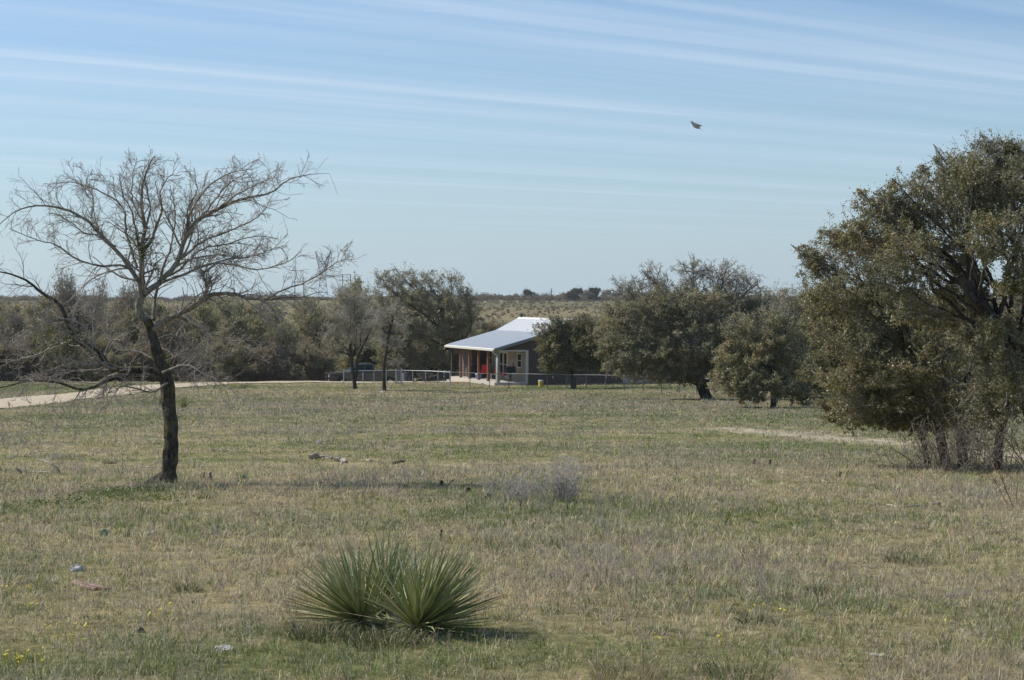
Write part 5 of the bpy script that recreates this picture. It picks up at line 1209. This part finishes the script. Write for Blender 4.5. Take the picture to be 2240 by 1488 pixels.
def hframe(x0, x1, top0, top1, y, bars, label):
    xc = (x0 + x1) / 2; X = (xc - CX) / F * y; z = gzf(X, y); root = empty('utility_pole', (X, y, z), 0, label, 'utility pole', 'utility poles far behind the wood')
    for px, tp in ((x0, top0), (x1, top1)):
        m = MB(); q = P(px, tp, y) - Vector((X, y, z)); m.cyl((q.x, 0, -1), (q.x, 0, q.z), .20, .15, seg=8); m.build('pole', POLEW, root)
    for a, b_, py in bars:
        m = MB(); q, p = P(a, py, y) - Vector((X, y, z)), P(b_, py, y) - Vector((X, y, z)); m.box((q.x, -.24, q.z - .11), (p.x, -.16 + .02, p.z + .11)); m.build('crossarm', POLEW, root)
hframe(749.5, 766.5, 600, 600, 700, [(747, 768, 601.5), (740, 773, 613)], 'two legged wooden power pole frame right of the lattice pylon, above the wood')
hframe(645, 664.5, 616, 606, 640, [(638, 672, 617)], 'pair of thin dark power poles left of the lattice pylon')
y = 885.; X = (1206 - CX) / F * y; z = gzf(X, y); root = empty('utility_pole', (X, y, z), 0, 'lone thin pole on the far ridge above the white roof', 'utility pole')
m = MB(); m.cyl((0, 0, -1), (0, 0, P(1206, 631, y).z - z), .24, .18, seg=8); m.build('pole', POLEW, root)
m = MB(); m.box((-.9, -.3, P(1206, 637, y).z - z - .1), (.9, -.2, P(1206, 637, y).z - z + .1)); m.build('crossarm', POLEW, root)

# ================================================================ BIRD
def bird():
    b = P(1522, 275, 62); root = empty('bird', b, R_(20), 'small dark bird flying high in the open sky', 'bird')
    root.rotation_euler = (R_(12), R_(34), R_(10))
    root.scale = (1.25, 1.25, 1.25); fm = plain('slate_feathers', (.40, .42, .44), .9, var=.3, sc=20.); s = 1.0
    m = MB(); q = bmesh.ops.create_icosphere(m.bm, subdivisions=3, radius=1)
    for v in q['verts']:
        x = v.co.x; k = (1 - .25 * max(0, x)) * (1 if x > -.2 else 1 - .5 * (-.2 - x)); v.co = Vector((x * .15, v.co.y * .065 * k, v.co.z * .07 * k))
    bmesh.ops.create_icosphere(m.bm, subdivisions=2, radius=.038, matrix=Matrix.Translation((-.15, 0, .015)))
    m.build('body', fm, root, smooth=True)
    m = MB(); m.cyl((-.18, 0, .012), (-.215, 0, .004), .010, .001, seg=8); m.build('beak', BLACK, root)
    for sd in (-1, 1):
        m = MB(); m.poly([(-.06, 0), (.07, 0), (.11, sd * .09), (.13, sd * .17), (.07, sd * .15), (-.02, sd * .09)], .01, .022); w = m.build('wing', fm, root); w.rotation_euler = (R_(28) * sd, 0, 0)
    m = MB(); m.poly([(.11, -.02), (.23, -.045), (.24, 0), (.23, .045), (.11, .02)], 0, .008); m.build('tail', fm, root)
bird()
# ================================================================ PLANTS AND DEBRIS IN THE NEAR FIELD
def yucca_mat():
    m, h, p = new_mat('yucca_leaf'); r = h.n('ShaderNodeNewGeometry').outputs['Random Per Island']
    c = h.ramp(r, [(0, (.17, .20, .075)), (.4, (.28, .31, .12)), (.8, (.44, .45, .22)), (.95, (.55, .50, .30)), (1, (.42, .31, .18))])
    h.nt.links.new(c, p.inputs['Base Color']); p.inputs['Roughness'].default_value = .5; p.inputs['Specular IOR Level'].default_value = .3
    return m
YUC = yucca_mat()
def yucca(base, n, ln, wd, label, seed, tilt=(0, 0), stem=.02, group=None, cat='yucca'):
    rng = np.random.default_rng(seed); V, Fq = [], []
    for i in range(n):
        az = rng.uniform(0, 2 * math.pi); el = R_(np.clip(rng.normal(40, 27), -10, 85)); L = ln * rng.uniform(.6, 1.15) * (1 if el > .2 else .85)
        d = np.array([math.cos(az) * math.cos(el) + tilt[0], math.sin(az) * math.cos(el) + tilt[1], math.sin(el)]); d /= np.linalg.norm(d)
        s = np.cross(d, [0, 0, 1.0]); s /= np.linalg.norm(s) + 1e-6; a = rng.normal(0, .5); nn = np.cross(s, d); s, nn = s * math.cos(a) + nn * math.sin(a), nn * math.cos(a) - s * math.sin(a)
        o = np.array([0, 0, stem]) + d * .02; bend = rng.normal(0, .06) ; sag = -.05 * L * (1 - math.sin(el)); w = wd * rng.uniform(.8, 1.2)
        for k, (t, f) in enumerate(((0, .9), (.3, 1.), (.62, .8), (.86, .45))):
            c = o + d * L * t + s * bend * t * t * L * 2 + np.array([0, 0, sag]) * t * t
            V += [c - s * w * f * .5 + nn * w * .18, c - nn * w * .12 * f, c + s * w * f * .5 + nn * w * .18]
        V.append(o + d * L + s * bend * L * 2 + np.array([0, 0, sag])); b0 = len(V) - 13
        for k in range(3):
            for j in range(2): q = b0 + k * 3 + j; Fq.append([q, q + 1, q + 4, q + 3])
        Fq.append([b0 + 9, b0 + 10, b0 + 12, b0 + 12][:4]); Fq.append([b0 + 10, b0 + 11, b0 + 12, b0 + 12])
    for i in range(n // 5):                                  # dry brown skirt
        az = rng.uniform(0, 2 * math.pi); L = ln * rng.uniform(.3, .7); d = np.array([math.cos(az), math.sin(az), rng.uniform(-.12, .25)]); s = np.array([-d[1], d[0], 0]); o = np.array([0, 0, .03])
        b0 = len(V)
        for t, f in ((0, 1.), (.4, 1.)): V += [o + d * L * t - s * wd * .5 * f, o + d * L * t + s * wd * .5 * f]
        V.append(o + d * L + s * rng.normal(0, .05) - np.array([0, 0, .03])); Fq.append([b0, b0 + 1, b0 + 3, b0 + 2]); Fq.append([b0 + 2, b0 + 3, b0 + 4, b0 + 4])
    root = empty('yucca', base, 0, label, cat, group)
    quads = np.array([f for f in Fq if f[2] != f[3]]); tris = np.array([f[:3] for f in Fq if f[2] == f[3]])
    link('leaves', np_mesh('leaves', np.array(V), [quads, tris], [YUC]), root)
    m = MB(); m.cyl((0, 0, -.05), (0, 0, stem + .03), .045, .035, seg=10); m.build('stem', plain('dry_yucca_base', (.25, .19, .12), .9, var=.3), root)
    return root
G = 'yuccas of the foreground clump'
yucca(at(792, 1368), 230, .45, .0125, 'yucca rosette at the left of the foreground clump, leaves leaning left', 1, (-.44, -.12), group=G)
b = at(842, 1352) + Vector((0, .06, 0)); b.z = gzf(b.x, b.y); yucca(b, 210, .44, .0125, 'tallest yucca at the back of the foreground clump, leaves upright', 2, (-.02, .15), .03, group=G)
yucca(at(912, 1384), 330, .49, .0125, 'yucca rosette at the right of the foreground clump, spreading low to the right', 3, (.50, -.10), group=G)
yucca(at(402, 893), 80, .62, .03, 'small distant yucca just right of the lone tree trunk', 4)
yucca(at(352, 885), 70, .50, .028, 'small distant yucca just left of the lone tree trunk', 5)

def tuft(px, py, n, L, rad, label, seed, colr, drop=1.0):
    rng = np.random.default_rng(seed); b = at(px, py)
    ra = rng.uniform(0, 6.28, n); rr = rad * np.sqrt(rng.random(n)); x, y = b.x + np.cos(ra) * rr, b.y + np.sin(ra) * rr
    z = gz(x, y) - .01; ln = L * rng.uniform(.5, 1.15, n); lean = np.abs(rng.normal(drop, .28, n))
    cc = np.array(colr)[None] * rng.uniform(.55, 1.35, (n, 1)); k = rng.random(n) < .3; cc[k] = np.array([.42, .35, .2]) * rng.uniform(.7, 1.1, (k.sum(), 1))
    V, Q, T, c = blades(x, y, z, ln, np.full(n, max(.003, b.y * .0003)), ra + rng.normal(0, .4, n), lean, cc, rng)
    V = V - np.array(b); me = np_mesh('grass_tuft', V, [Q, T], [BLADE], col=c); o = link('grass_tuft', me); o.location = b
    tag(o, label, 'grass tuft', 'darker grass tufts')
g_ = (.075, .115, .03)
tuft(700, 1398, 520, .17, .17, 'dark green grass tuft at the left foot of the yucca clump', 1, (.045, .075, .02)); tuft(835, 1412, 520, .15, .18, 'dark shaggy grass tuft below the middle of the yucca clump', 2, (.04, .06, .02))
tuft(415, 1296, 260, .13, .07, 'dark grass tuft in the open to the left of the yucca clump', 3, g_); tuft(1472, 1256, 300, .14, .09, 'grass tuft right of the yucca clump, midway up the near field', 4, g_); tuft(1985, 1232, 420, .13, .17, 'widest grass tuft in the right foreground', 5, g_)
tuft(1795, 1300, 220, .12, .07, 'grass tuft below and left of the widest one', 6, g_); tuft(1642, 1362, 240, .12, .07, 'brownish grass tuft in the lower right field', 7, (.10, .10, .035)); tuft(1620, 1478, 460, .13, .2, 'big shaggy grass tuft at the bottom edge right of centre', 8, g_); tuft(1375, 1480, 360, .12, .18, 'straw coloured grass tuft at the bottom edge below the yucca clump right side', 9, (.22, .2, .09))
tuft(450, 1092, 120, .1, .08, 'small green tuft below the lone tree trunk to its right', 10, g_); tuft(240, 1015, 120, .14, .10, 'green tuft beside the bleached forked branch', 11, g_); tuft(1435, 1200, 160, .12, .07, 'small grass tuft above the midfield one on the right', 12, g_)

def ground_cover():
    rng = np.random.default_rng(3); cs = []
    for px, py, n, sx, sy in ((290, 1082, 1500, .28, .22), (210, 1095, 700, .35, .2), (120, 1110, 350, .25, .15), (340, 1098, 450, .25, .12)):
        c = at(px, py); x = c.x + rng.normal(0, sx, n); y = c.y + rng.normal(0, sy, n); cs.append(np.stack([x, y, gz(x, y) + rng.uniform(.0, .08, n)], 1))
    V, Q = leaf_quads(np.concatenate(cs), .026, rng, .7)
    m = leaf_mat('green_herb_leaf', [(0, (.07, .11, .03)), (.6, (.13, .18, .05)), (1, (.24, .27, .10))], .35, .5, .4)
    tag(link('ground_cover', np_mesh('ground_cover', V, [Q], [m])), 'low bright green herb patch left of the lone tree foot', 'ground cover', kind='stuff')
ground_cover()

GREYSH = plain('ash_grey_twig', (.40, .37, .335), .9, var=.2, sc=8.); REDST = plain('reddish_stem', (.20, .11, .08), .8, var=.25)
def twig_shrub(px, py, w, h, n, mat, name, label, cat, seed, k1=9, k2=5, thick=.004, group=None):
    rng = np.random.default_rng(seed); b = at(px, py); s = b.y / F
    st = np.stack([rng.normal(0, w * .35, n) * s, rng.normal(0, w * .25, n) * s, np.zeros(n) - .01], 1)
    d = norm(np.stack([rng.normal(0, .35, n) + st[:, 0] / (w * s) * .5, rng.normal(0, .3, n), np.ones(n)], 1)); L = h * s * rng.uniform(.45, 1.05, n)
    p = st[:, None] + d[:, None] * L[:, None, None] * np.linspace(0, 1, 7)[None, :, None]; p[:, 1:] += np.cumsum(rng.normal(0, .006, (n, 6, 3)), 1)
    r = np.full(n, thick)[:, None] * np.linspace(1, .4, 7)[None]
    a1, r1 = grow(p, r, k1, .42, 50, 30, .12, .12, 5, .6, rng, tmin=.15); out = [tubes(p, r, 4)]
    np.maximum(r1, thick * .33, out=r1); out.append(tubes(a1, r1, 3))
    if k2: a2, r2 = grow(a1, r1, k2, .5, 50, 25, .12, .05, 4, .8, rng); np.maximum(r2, thick * .28, out=r2); out.append(tubes(a2, r2, 3))
    V, Q = join_geo(out); o = link(name, np_mesh(name, V, [Q], [mat])); o.location = b; tag(o, label, cat, group)
twig_shrub(1232, 1100, 48, 105, 30, GREYSH, 'grey_shrub', 'taller right half of the leafless ash grey shrub in midfield', 'shrub', 1, 10, 5, .0045, 'ash grey shrubs in midfield')
twig_shrub(1130, 1098, 70, 72, 34, GREYSH, 'grey_shrub', 'lower left half of the leafless ash grey shrub in midfield', 'shrub', 2, 9, 5, .004, 'ash grey shrubs in midfield')
twig_shrub(2222, 1112, 14, 120, 5, REDST, 'reddish_weed', 'thin reddish leafless weed at the right edge of the field', 'weed', 3, 5, 3, .005)
twig_shrub(2090, 1310, 30, 22, 16, GREYSH, 'grey_shrub', 'tiny ash grey weed in the right foreground', 'weed', 4, 6, 3, .002)
twig_shrub(1228, 1265, 16, 38, 10, GREYSH, 'grey_shrub', 'small grey weed right of the yucca leaf tips', 'weed', 5, 6, 3, .002)
twig_shrub(108, 1015, 10, 70, 6, GREYSH, 'grey_shrub', 'thin upright grey weed behind the bleached forked branch', 'weed', 6, 5, 3, .003)
twig_shrub(1040, 965, 10, 44, 5, REDST, 'reddish_weed', 'thin reddish weed standing in the middle of the field', 'weed', 7, 5, 2, .005)

WOODP = bark_mat('bleached_wood', (.22, .19, .155), (.55, .50, .42), 1.4, .5); WOODD = bark_mat('rotten_wood', (.05, .035, .025), (.26, .18, .12), 1.4, .8); STONE = plain('limestone', (.52, .49, .43), .95, var=.3, sc=14., bump=.6, bsc=30.); STONED = plain('dark_stone', (.05, .048, .045), .9, var=.4, sc=20., bump=.6)
def sticks(name, paths, mat, label, cat, group=None):
    """paths: [(pixels along it with height above ground in m), r0, r1]"""
    b = at(*paths[0][0][0][:2]); parts = []
    for pts, r0, r1 in paths:
        q = []
        for px, py, hgt in pts:
            if hgt == 0: v = at(px, py); v.z += r0 * .7
            else:
                g0 = at(px, py + hgt * F / b.y); v = P(px, py, g0.y)
            q.append(tuple(v - b))
        p = resample(q, 14); rg = np.random.default_rng(len(q)); p[1:-1] += rg.normal(0, r0 * .25, (12, 3))
        V, Q = tubes(p[None], (np.linspace(r0, r1, 14) * (1 + rg.normal(0, .12, 14)))[None], 8); parts.append((V, Q))
        n0 = 8; # end caps
        parts.append((np.concatenate([V[:8], V[-8:]]), np.array([[0, 1, 2, 3], [0, 3, 4, 7], [4, 5, 6, 7], [8, 9, 10, 11], [8, 11, 12, 15], [12, 13, 14, 15]])))
    V, Q = join_geo(parts); o = link(name, np_mesh(name, V, [Q], [mat], smooth=True)); o.location = b; tag(o, label, cat, group); return o
DG = 'dead wood lying in the field'
sticks('fallen_branch', [([(37, 1026, .12), (50, 1036, 0), (72, 1035, 0), (100, 1036, 0), (118, 1037, 0), (129, 1033, .03)], .022, .014), ([(129, 1034, .03), (128, 1028, .1), (118, 1019, .18), (104, 1011, .24), (92, 1007, .26), (82, 1006, .26)], .018, .006), ([(104, 1036, 0), (108, 1028, .06)], .006, .003)], WOODP, 'bleached forked branch curling up from the grass at the left edge', 'fallen branch', DG)
sticks('log', [([(681, 1001, .04), (695, 1003, 0), (712, 1004, 0), (726, 1006, 0)], .05, .03), ([(700, 1000, .05), (712, 997, .08), (722, 998, .08), (722, 991, .14)], .02, .008), ([(683, 996, .1), (690, 993, .12), (697, 1000, .05)], .035, .02)], WOODP, 'largest bleached log with an upturned prong, left of midfield', 'log', DG)
sticks('log', [([(734, 1010, 0), (745, 1009, 0), (757, 1014, 0)], .045, .025), ([(741, 1006, .06), (743, 999, .12)], .014, .006), ([(748, 1012, 0), (746, 1018, .0)], .016, .01)], WOODP, 'second bleached log just right of the pronged one', 'log', DG)
sticks('log', [([(802, 1010, 0), (812, 1011, 0)], .03, .02), ([(805, 1010, .02), (811, 1003, .09)], .014, .008)], WOODP, 'short grey stub between the two groups of bleached logs', 'log', DG)
sticks('log', [([(856, 1016, 0), (868, 1014, 0), (884, 1012, 0)], .032, .016)], WOODD, 'brown log end at the right of the bleached logs', 'log', DG)
sticks('stick', [([(677, 1033, 0), (690, 1034, 0), (702, 1036, 0)], .014, .010)], WOODP, 'straight pale stick below the pronged log', 'stick', DG)
sticks('stick', [([(692, 1060, 0), (700, 1056, .03), (708, 1053, .05), (713, 1047, .09)], .012, .005)], WOODP, 'pale curved twig at the left end of the tree shadow', 'stick', DG)
sticks('stick', [([(1053, 1017, 0), (1075, 1017, 0), (1094, 1017, 0)], .013, .009)], WOODP, 'long pale stick above the grey shrub', 'stick', DG)
sticks('stick', [([(978, 1020, 0), (990, 1021, 0), (1000, 1024, 0)], .012, .009)], WOODP, 'pale stick above the dark stump, to its right', 'stick', DG)
sticks('stick', [([(1042, 1041, 0), (1062, 1041, 0)], .014, .010)], WOODP, 'short pale stick left of the grey shrub', 'stick', DG)
sticks('stick', [([(1940, 1107, 0), (1975, 1110, 0), (2015, 1108, 0)], .012, .008)], WOODP, 'thin pale stick lying in the right field', 'stick', DG)
sticks('stick', [([(2035, 1105, 0), (2058, 1105, 0)], .016, .014)], WOODP, 'short thick pale stick at the right end of the thin one', 'stick', DG)
sticks('stick', [([(1895, 1436, 0), (1920, 1438, 0), (1945, 1442, 0)], .011, .007)], WOODP, 'weathered stick low in the right foreground', 'stick', DG)
sticks('stick', [([(300, 1021, 0), (328, 1023, 0)], .012, .009)], WOODP, 'pale stick just left of the lone tree trunk', 'stick', DG)
sticks('stump', [([(962, 1068, 0), (965, 1061, .04), (967, 1054, .08)], .03, .018), ([(972, 1066, 0), (980, 1060, .05), (988, 1053, .09), (992, 1051, .1)], .022, .008), ([(960, 1067, 0), (975, 1069, 0), (985, 1070, 0)], .022, .014)], WOODD, 'dark forked stump with a horn at the right end of the tree shadow', 'stump', DG)
sticks('stump', [([(445, 1052, 0), (446, 1034, .11)], .02, .012), ([(461, 1052, 0), (460, 1033, .12)], .022, .014), ([(446, 1048, .02), (461, 1049, .02)], .02, .018)], plain('grey_stump', (.13, .11, .09), .9, var=.3), 'grey twin pronged stump right of the lone tree trunk', 'stump', DG)
for px, py, hgt, w, lab in ((965, 1178, 20, .011, 'dark upright seed stalk above the yucca clump'), (1139, 1112, 16, .016, 'dark stub just below the grey shrub'), (1650, 1018, 13, .03, 'left one of two dark stubs side by side in the right field'), (1684, 1018, 12, .026, 'right one of two dark stubs side by side in the right field'), (1838, 1045, 12, .022, 'dark stub right of and below the two side by side'), (1024, 1079, 5, .04, 'dark lump at the far right of the tree shadow'), (1068, 1092, 7, .035, 'brown lump left of the grey shrub foot'), (2178, 1062, 8, .03, 'dark stub at the right below the brush')):
    sticks('stub', [([(px, py, 0), (px + 1, py - hgt, hgt / F * at(px, py).y)], w, w * .6)], WOODD, lab, 'stub', 'dark stubs in the grass')
def stone(px, py, wpx, hpx, mat, label, seed, name='rock'):
    b = at(px, py); s = b.y / F; m = MB(); m.ball((0, 0, hpx * s * .12), 1, (wpx * s * .5, wpx * s * .4, hpx * s * .65), 13, .24, seed)
    o = m.build(name, mat, None, smooth=False); o.location = b; tag(o, label, 'rock', 'rocks in the grass')
stone(168, 1250, 28, 18, STONE, 'white rock with a dark top in the left foreground', 1); stone(160, 1252, 14, 10, STONE, 'small pale rock touching the white one', 2); stone(490, 1424, 44, 14, STONE, 'flat pale crumbly rock at the bottom, left of the yucca clump', 3); stone(308, 1386, 17, 14, STONED, 'round dark stone in the lower left grass', 4)
stone(698, 972, 12, 11, STONE, 'pale round rock above the bleached logs', 5); stone(727, 1278, 16, 16, STONE, 'white stone half hidden by the left yucca leaves', 6); stone(1148, 848, 4, 2.4, STONE, 'small white stone in front of the house corner', 7); stone(2140, 1052, 12, 8, STONE, 'grey stone near the brush at the right', 8)
def plank():
    b = at(162, 1281); e = at(236, 1293); d = e - b; L = d.length; o = empty('plank', b + Vector((0, 0, .012)), math.atan2(d.y, d.x), 'reddish weathered board lying in the left foreground grass', 'board')
    tag(o, group=DG); wm = bark_mat('reddish_weathered_wood', (.13, .06, .045), (.50, .38, .30), 2., .6)
    m = MB(); m.box((0, -.022, 0), (L, .03, .022), .004); m.build('board', wm, o); m = MB(); m.box((L * .05, -.055, .0), (L * .85, -.028, .018), .003, rot=Matrix.Rotation(R_(-2), 3, 'Z')); m.build('splinter', wm, o)
plank()
def cactus(px, py, pads, label, seed):
    b = at(px, py); s = b.y / F; rg = random.Random(seed); o = empty('prickly_pear', b, 0, label, 'cactus', 'small prickly pears in the grass'); cm = plain('cactus_skin', (.24, .30, .17), .6, var=.25, sc=30.)
    for dx, dz, w, h, a in pads:
        m = MB(); m.ball((0, 0, 0), 1, (w * s * .5, .012, h * s * .5), 13, .02, seed); p = m.build('pad', cm, o, smooth=True); p.location = (dx * s, rg.uniform(-.01, .01), dz * s); p.rotation_euler = (0, R_(a), rg.uniform(-.3, .3))
cactus(228, 1174, [(0, 8, 17, 20, 5)], 'single round prickly pear pad in the left foreground', 1); cactus(330, 1184, [(0, 4, 14, 14, -20), (-3, 15, 11, 11, 20)], 'small two pad prickly pear right of the single pad', 2)
cactus(533, 1050, [(0, 5, 12, 14, 10), (7, 4, 8, 9, 40)], 'prickly pear right of the grey twin pronged stump', 3); cactus(1254, 1092, [(0, 6, 12, 15, -5)], 'pale prickly pear pad at the right foot of the grey shrub', 4)
sticks('fallen_branch', [([(818, 859, 0), (828, 858, 0), (839, 860, 0)], .035, .03), ([(820, 859, .03), (823, 854, .15), (832, 853, .18), (842, 858, .05)], .02, .015)], WOODP, 'pale curved branch at the foot of the slimmest tree', 'fallen branch', DG)
sticks('fallen_branch', [([(783, 854, 0), (792, 852, .08), (786, 846, .25)], .02, .01)], WOODP, 'small dead branch at the foot of the slim forked tree', 'fallen branch', DG)

# ================================================================ AIR
def haze():
    m = bpy.data.materials.new('haze'); m.use_nodes = True; nt = m.node_tree; nt.nodes.remove(nt.nodes['Principled BSDF'])
    v = nt.nodes.new('ShaderNodeVolumePrincipled'); v.inputs['Color'].default_value = (.93, .96, 1, 1); v.inputs['Density'].default_value = HAZE; v.inputs['Anisotropy'].default_value = .3
    nt.links.new(v.outputs[0], nt.nodes['Material Output'].inputs['Volume'])
    b = MB(); b.box((-2100, -75, -40), (2100, 2980, 70)); o = b.build('haze', m); tag(o, 'thin pale air over the far fields', 'haze', kind='stuff')
HAZE = .00012
haze()
